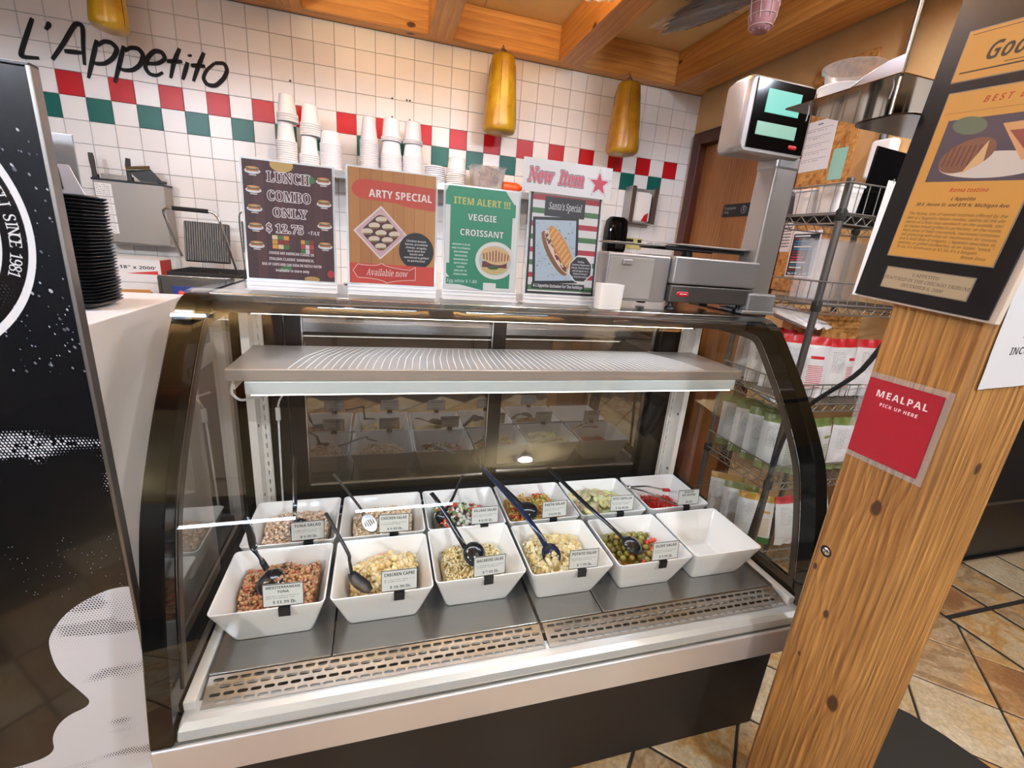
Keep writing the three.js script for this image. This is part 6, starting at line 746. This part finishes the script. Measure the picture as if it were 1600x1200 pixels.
// ------------------------------------------------------------------ hanging steel shelf with tubs
{
  const h = thing('hanging_shelf', 'polished steel shelf hung on a rod beside the scale display', 'shelf', [0, 0, 0]); const rr = (x0, x1, z0, z1, r, y, t) => { const g = extrude(rrect((x1 - x0) / 2, (z1 - z0) / 2, r, 5), t, 0.0004); g.rotateX(PI / 2); g.translate((x0 + x1) / 2, y, (z0 + z1) / 2); return g; };
  mesh('plate', rr(2.526, 2.9, 2.015, 2.3, 0.004, 1.952, 0.002), std(0x9a8f7c, 0.08, 1), h); mesh('lip', [tube([[2.528, 1.953, 2.19], [2.529, 1.968, 2.22], [2.531, 1.982, 2.26], [2.534, 1.985, 2.285]], 0.0015, 24, 6), extrude([[2.19, 1.953], [2.297, 1.953], [2.297, 1.985], [2.26, 1.982], [2.22, 1.968]], 0.0015).rotateY(-PI / 2).translate(2.5295, 0, 0)], MAT.steel, h);
  mesh('lower_plate', rr(2.522, 2.76, 2.21, 2.333, 0.035, 1.876, 0.003), std(0x3c342c, 0.15, 0.9), h, 'dark mirror finished lower plate'); mesh('rod', rod([2.537, 1.875, 2.29], [2.537, CEIL_Y, 2.29], 0.0038, 12), MAT.steel, h); mesh('rod', rod([2.88, 1.875, 2.29], [2.88, CEIL_Y, 2.29], 0.005, 12), MAT.chrome, h); for (const [x, z] of [[2.545, 2.07], [2.545, 2.27]]) mesh('wire_hook', tube([[x, 1.952, z], [x, 1.935, z + 0.004], [x + 0.002, 1.915, z]], 0.0012, 10, 5), MAT.paper, h);
  const y = 1.9545;
  const t1 = thing('frosted_tub', 'squat frosted plastic tub on the hanging steel shelf', 'tub', [2.605, y, 2.1]); mesh('shell', lathe([[0, 0], [0.046, 0], [0.049, 0.003], [0.052, 0.026], [0.055, 0.028], [0.055, 0.032], [0.051, 0.031], [0.047, 0.006], [0, 0.004]], 36), MAT.frosted, t1);
  const t2 = thing('clear_bowl', 'clear plastic bowl stacked on the squat tub on the hanging shelf', 'bowl', [2.615, y + 0.0325, 2.108]); mesh('shell', lathe([[0, 0], [0.05, 0], [0.053, 0.003], [0.058, 0.032], [0.065, 0.036], [0.0665, 0.042], [0.065, 0.043], [0.057, 0.036], [0.051, 0.006], [0, 0.004]], 44), MAT.clear, t2);
}
// ------------------------------------------------------------------ far right: dark bench, mat
{
  const d = thing('dark_counter', 'black low counter front with thin steel lines far right behind the post', 'counter', [5.0, 0, 1.42]); mesh('body', rbox(2.0, 0.93, 0.5, 0.004, 0, 0.475, 0), MAT.blackPlastic, d); mesh('top', rbox(2.04, 0.03, 0.54, 0.006, 0, 0.957, 0), MAT.black, d); mesh('middle_strip', rbox(2.0, 0.018, 0.012, 0.003, 0, 0.385, 0.253), MAT.steelDull, d); mesh('kick_strip', rbox(2.0, 0.016, 0.02, 0.003, 0, 0.012, 0.262), MAT.steelSmooth, d);
  const m = mesh('rubber_mat', extrude([[2.83, -2.9], [3.52, -2.9], [3.505, -2.52], [3.47, -2.4], [3.43, -2.31], [3.39, -2.265], [2.9, -2.24], [2.83, -2.4]], 0.006, 0.002).rotateX(-PI / 2).translate(0, 0.0022, 0), std(0x24221f, 0.8, 0, { bumpMap: MAT.slate[0].bumpMap, bumpScale: 0.004 }), scene); tag(m, 'dark worn rubber mat on the slate floor behind the timber post', 'mat');
}
renderer.render(scene, camera);
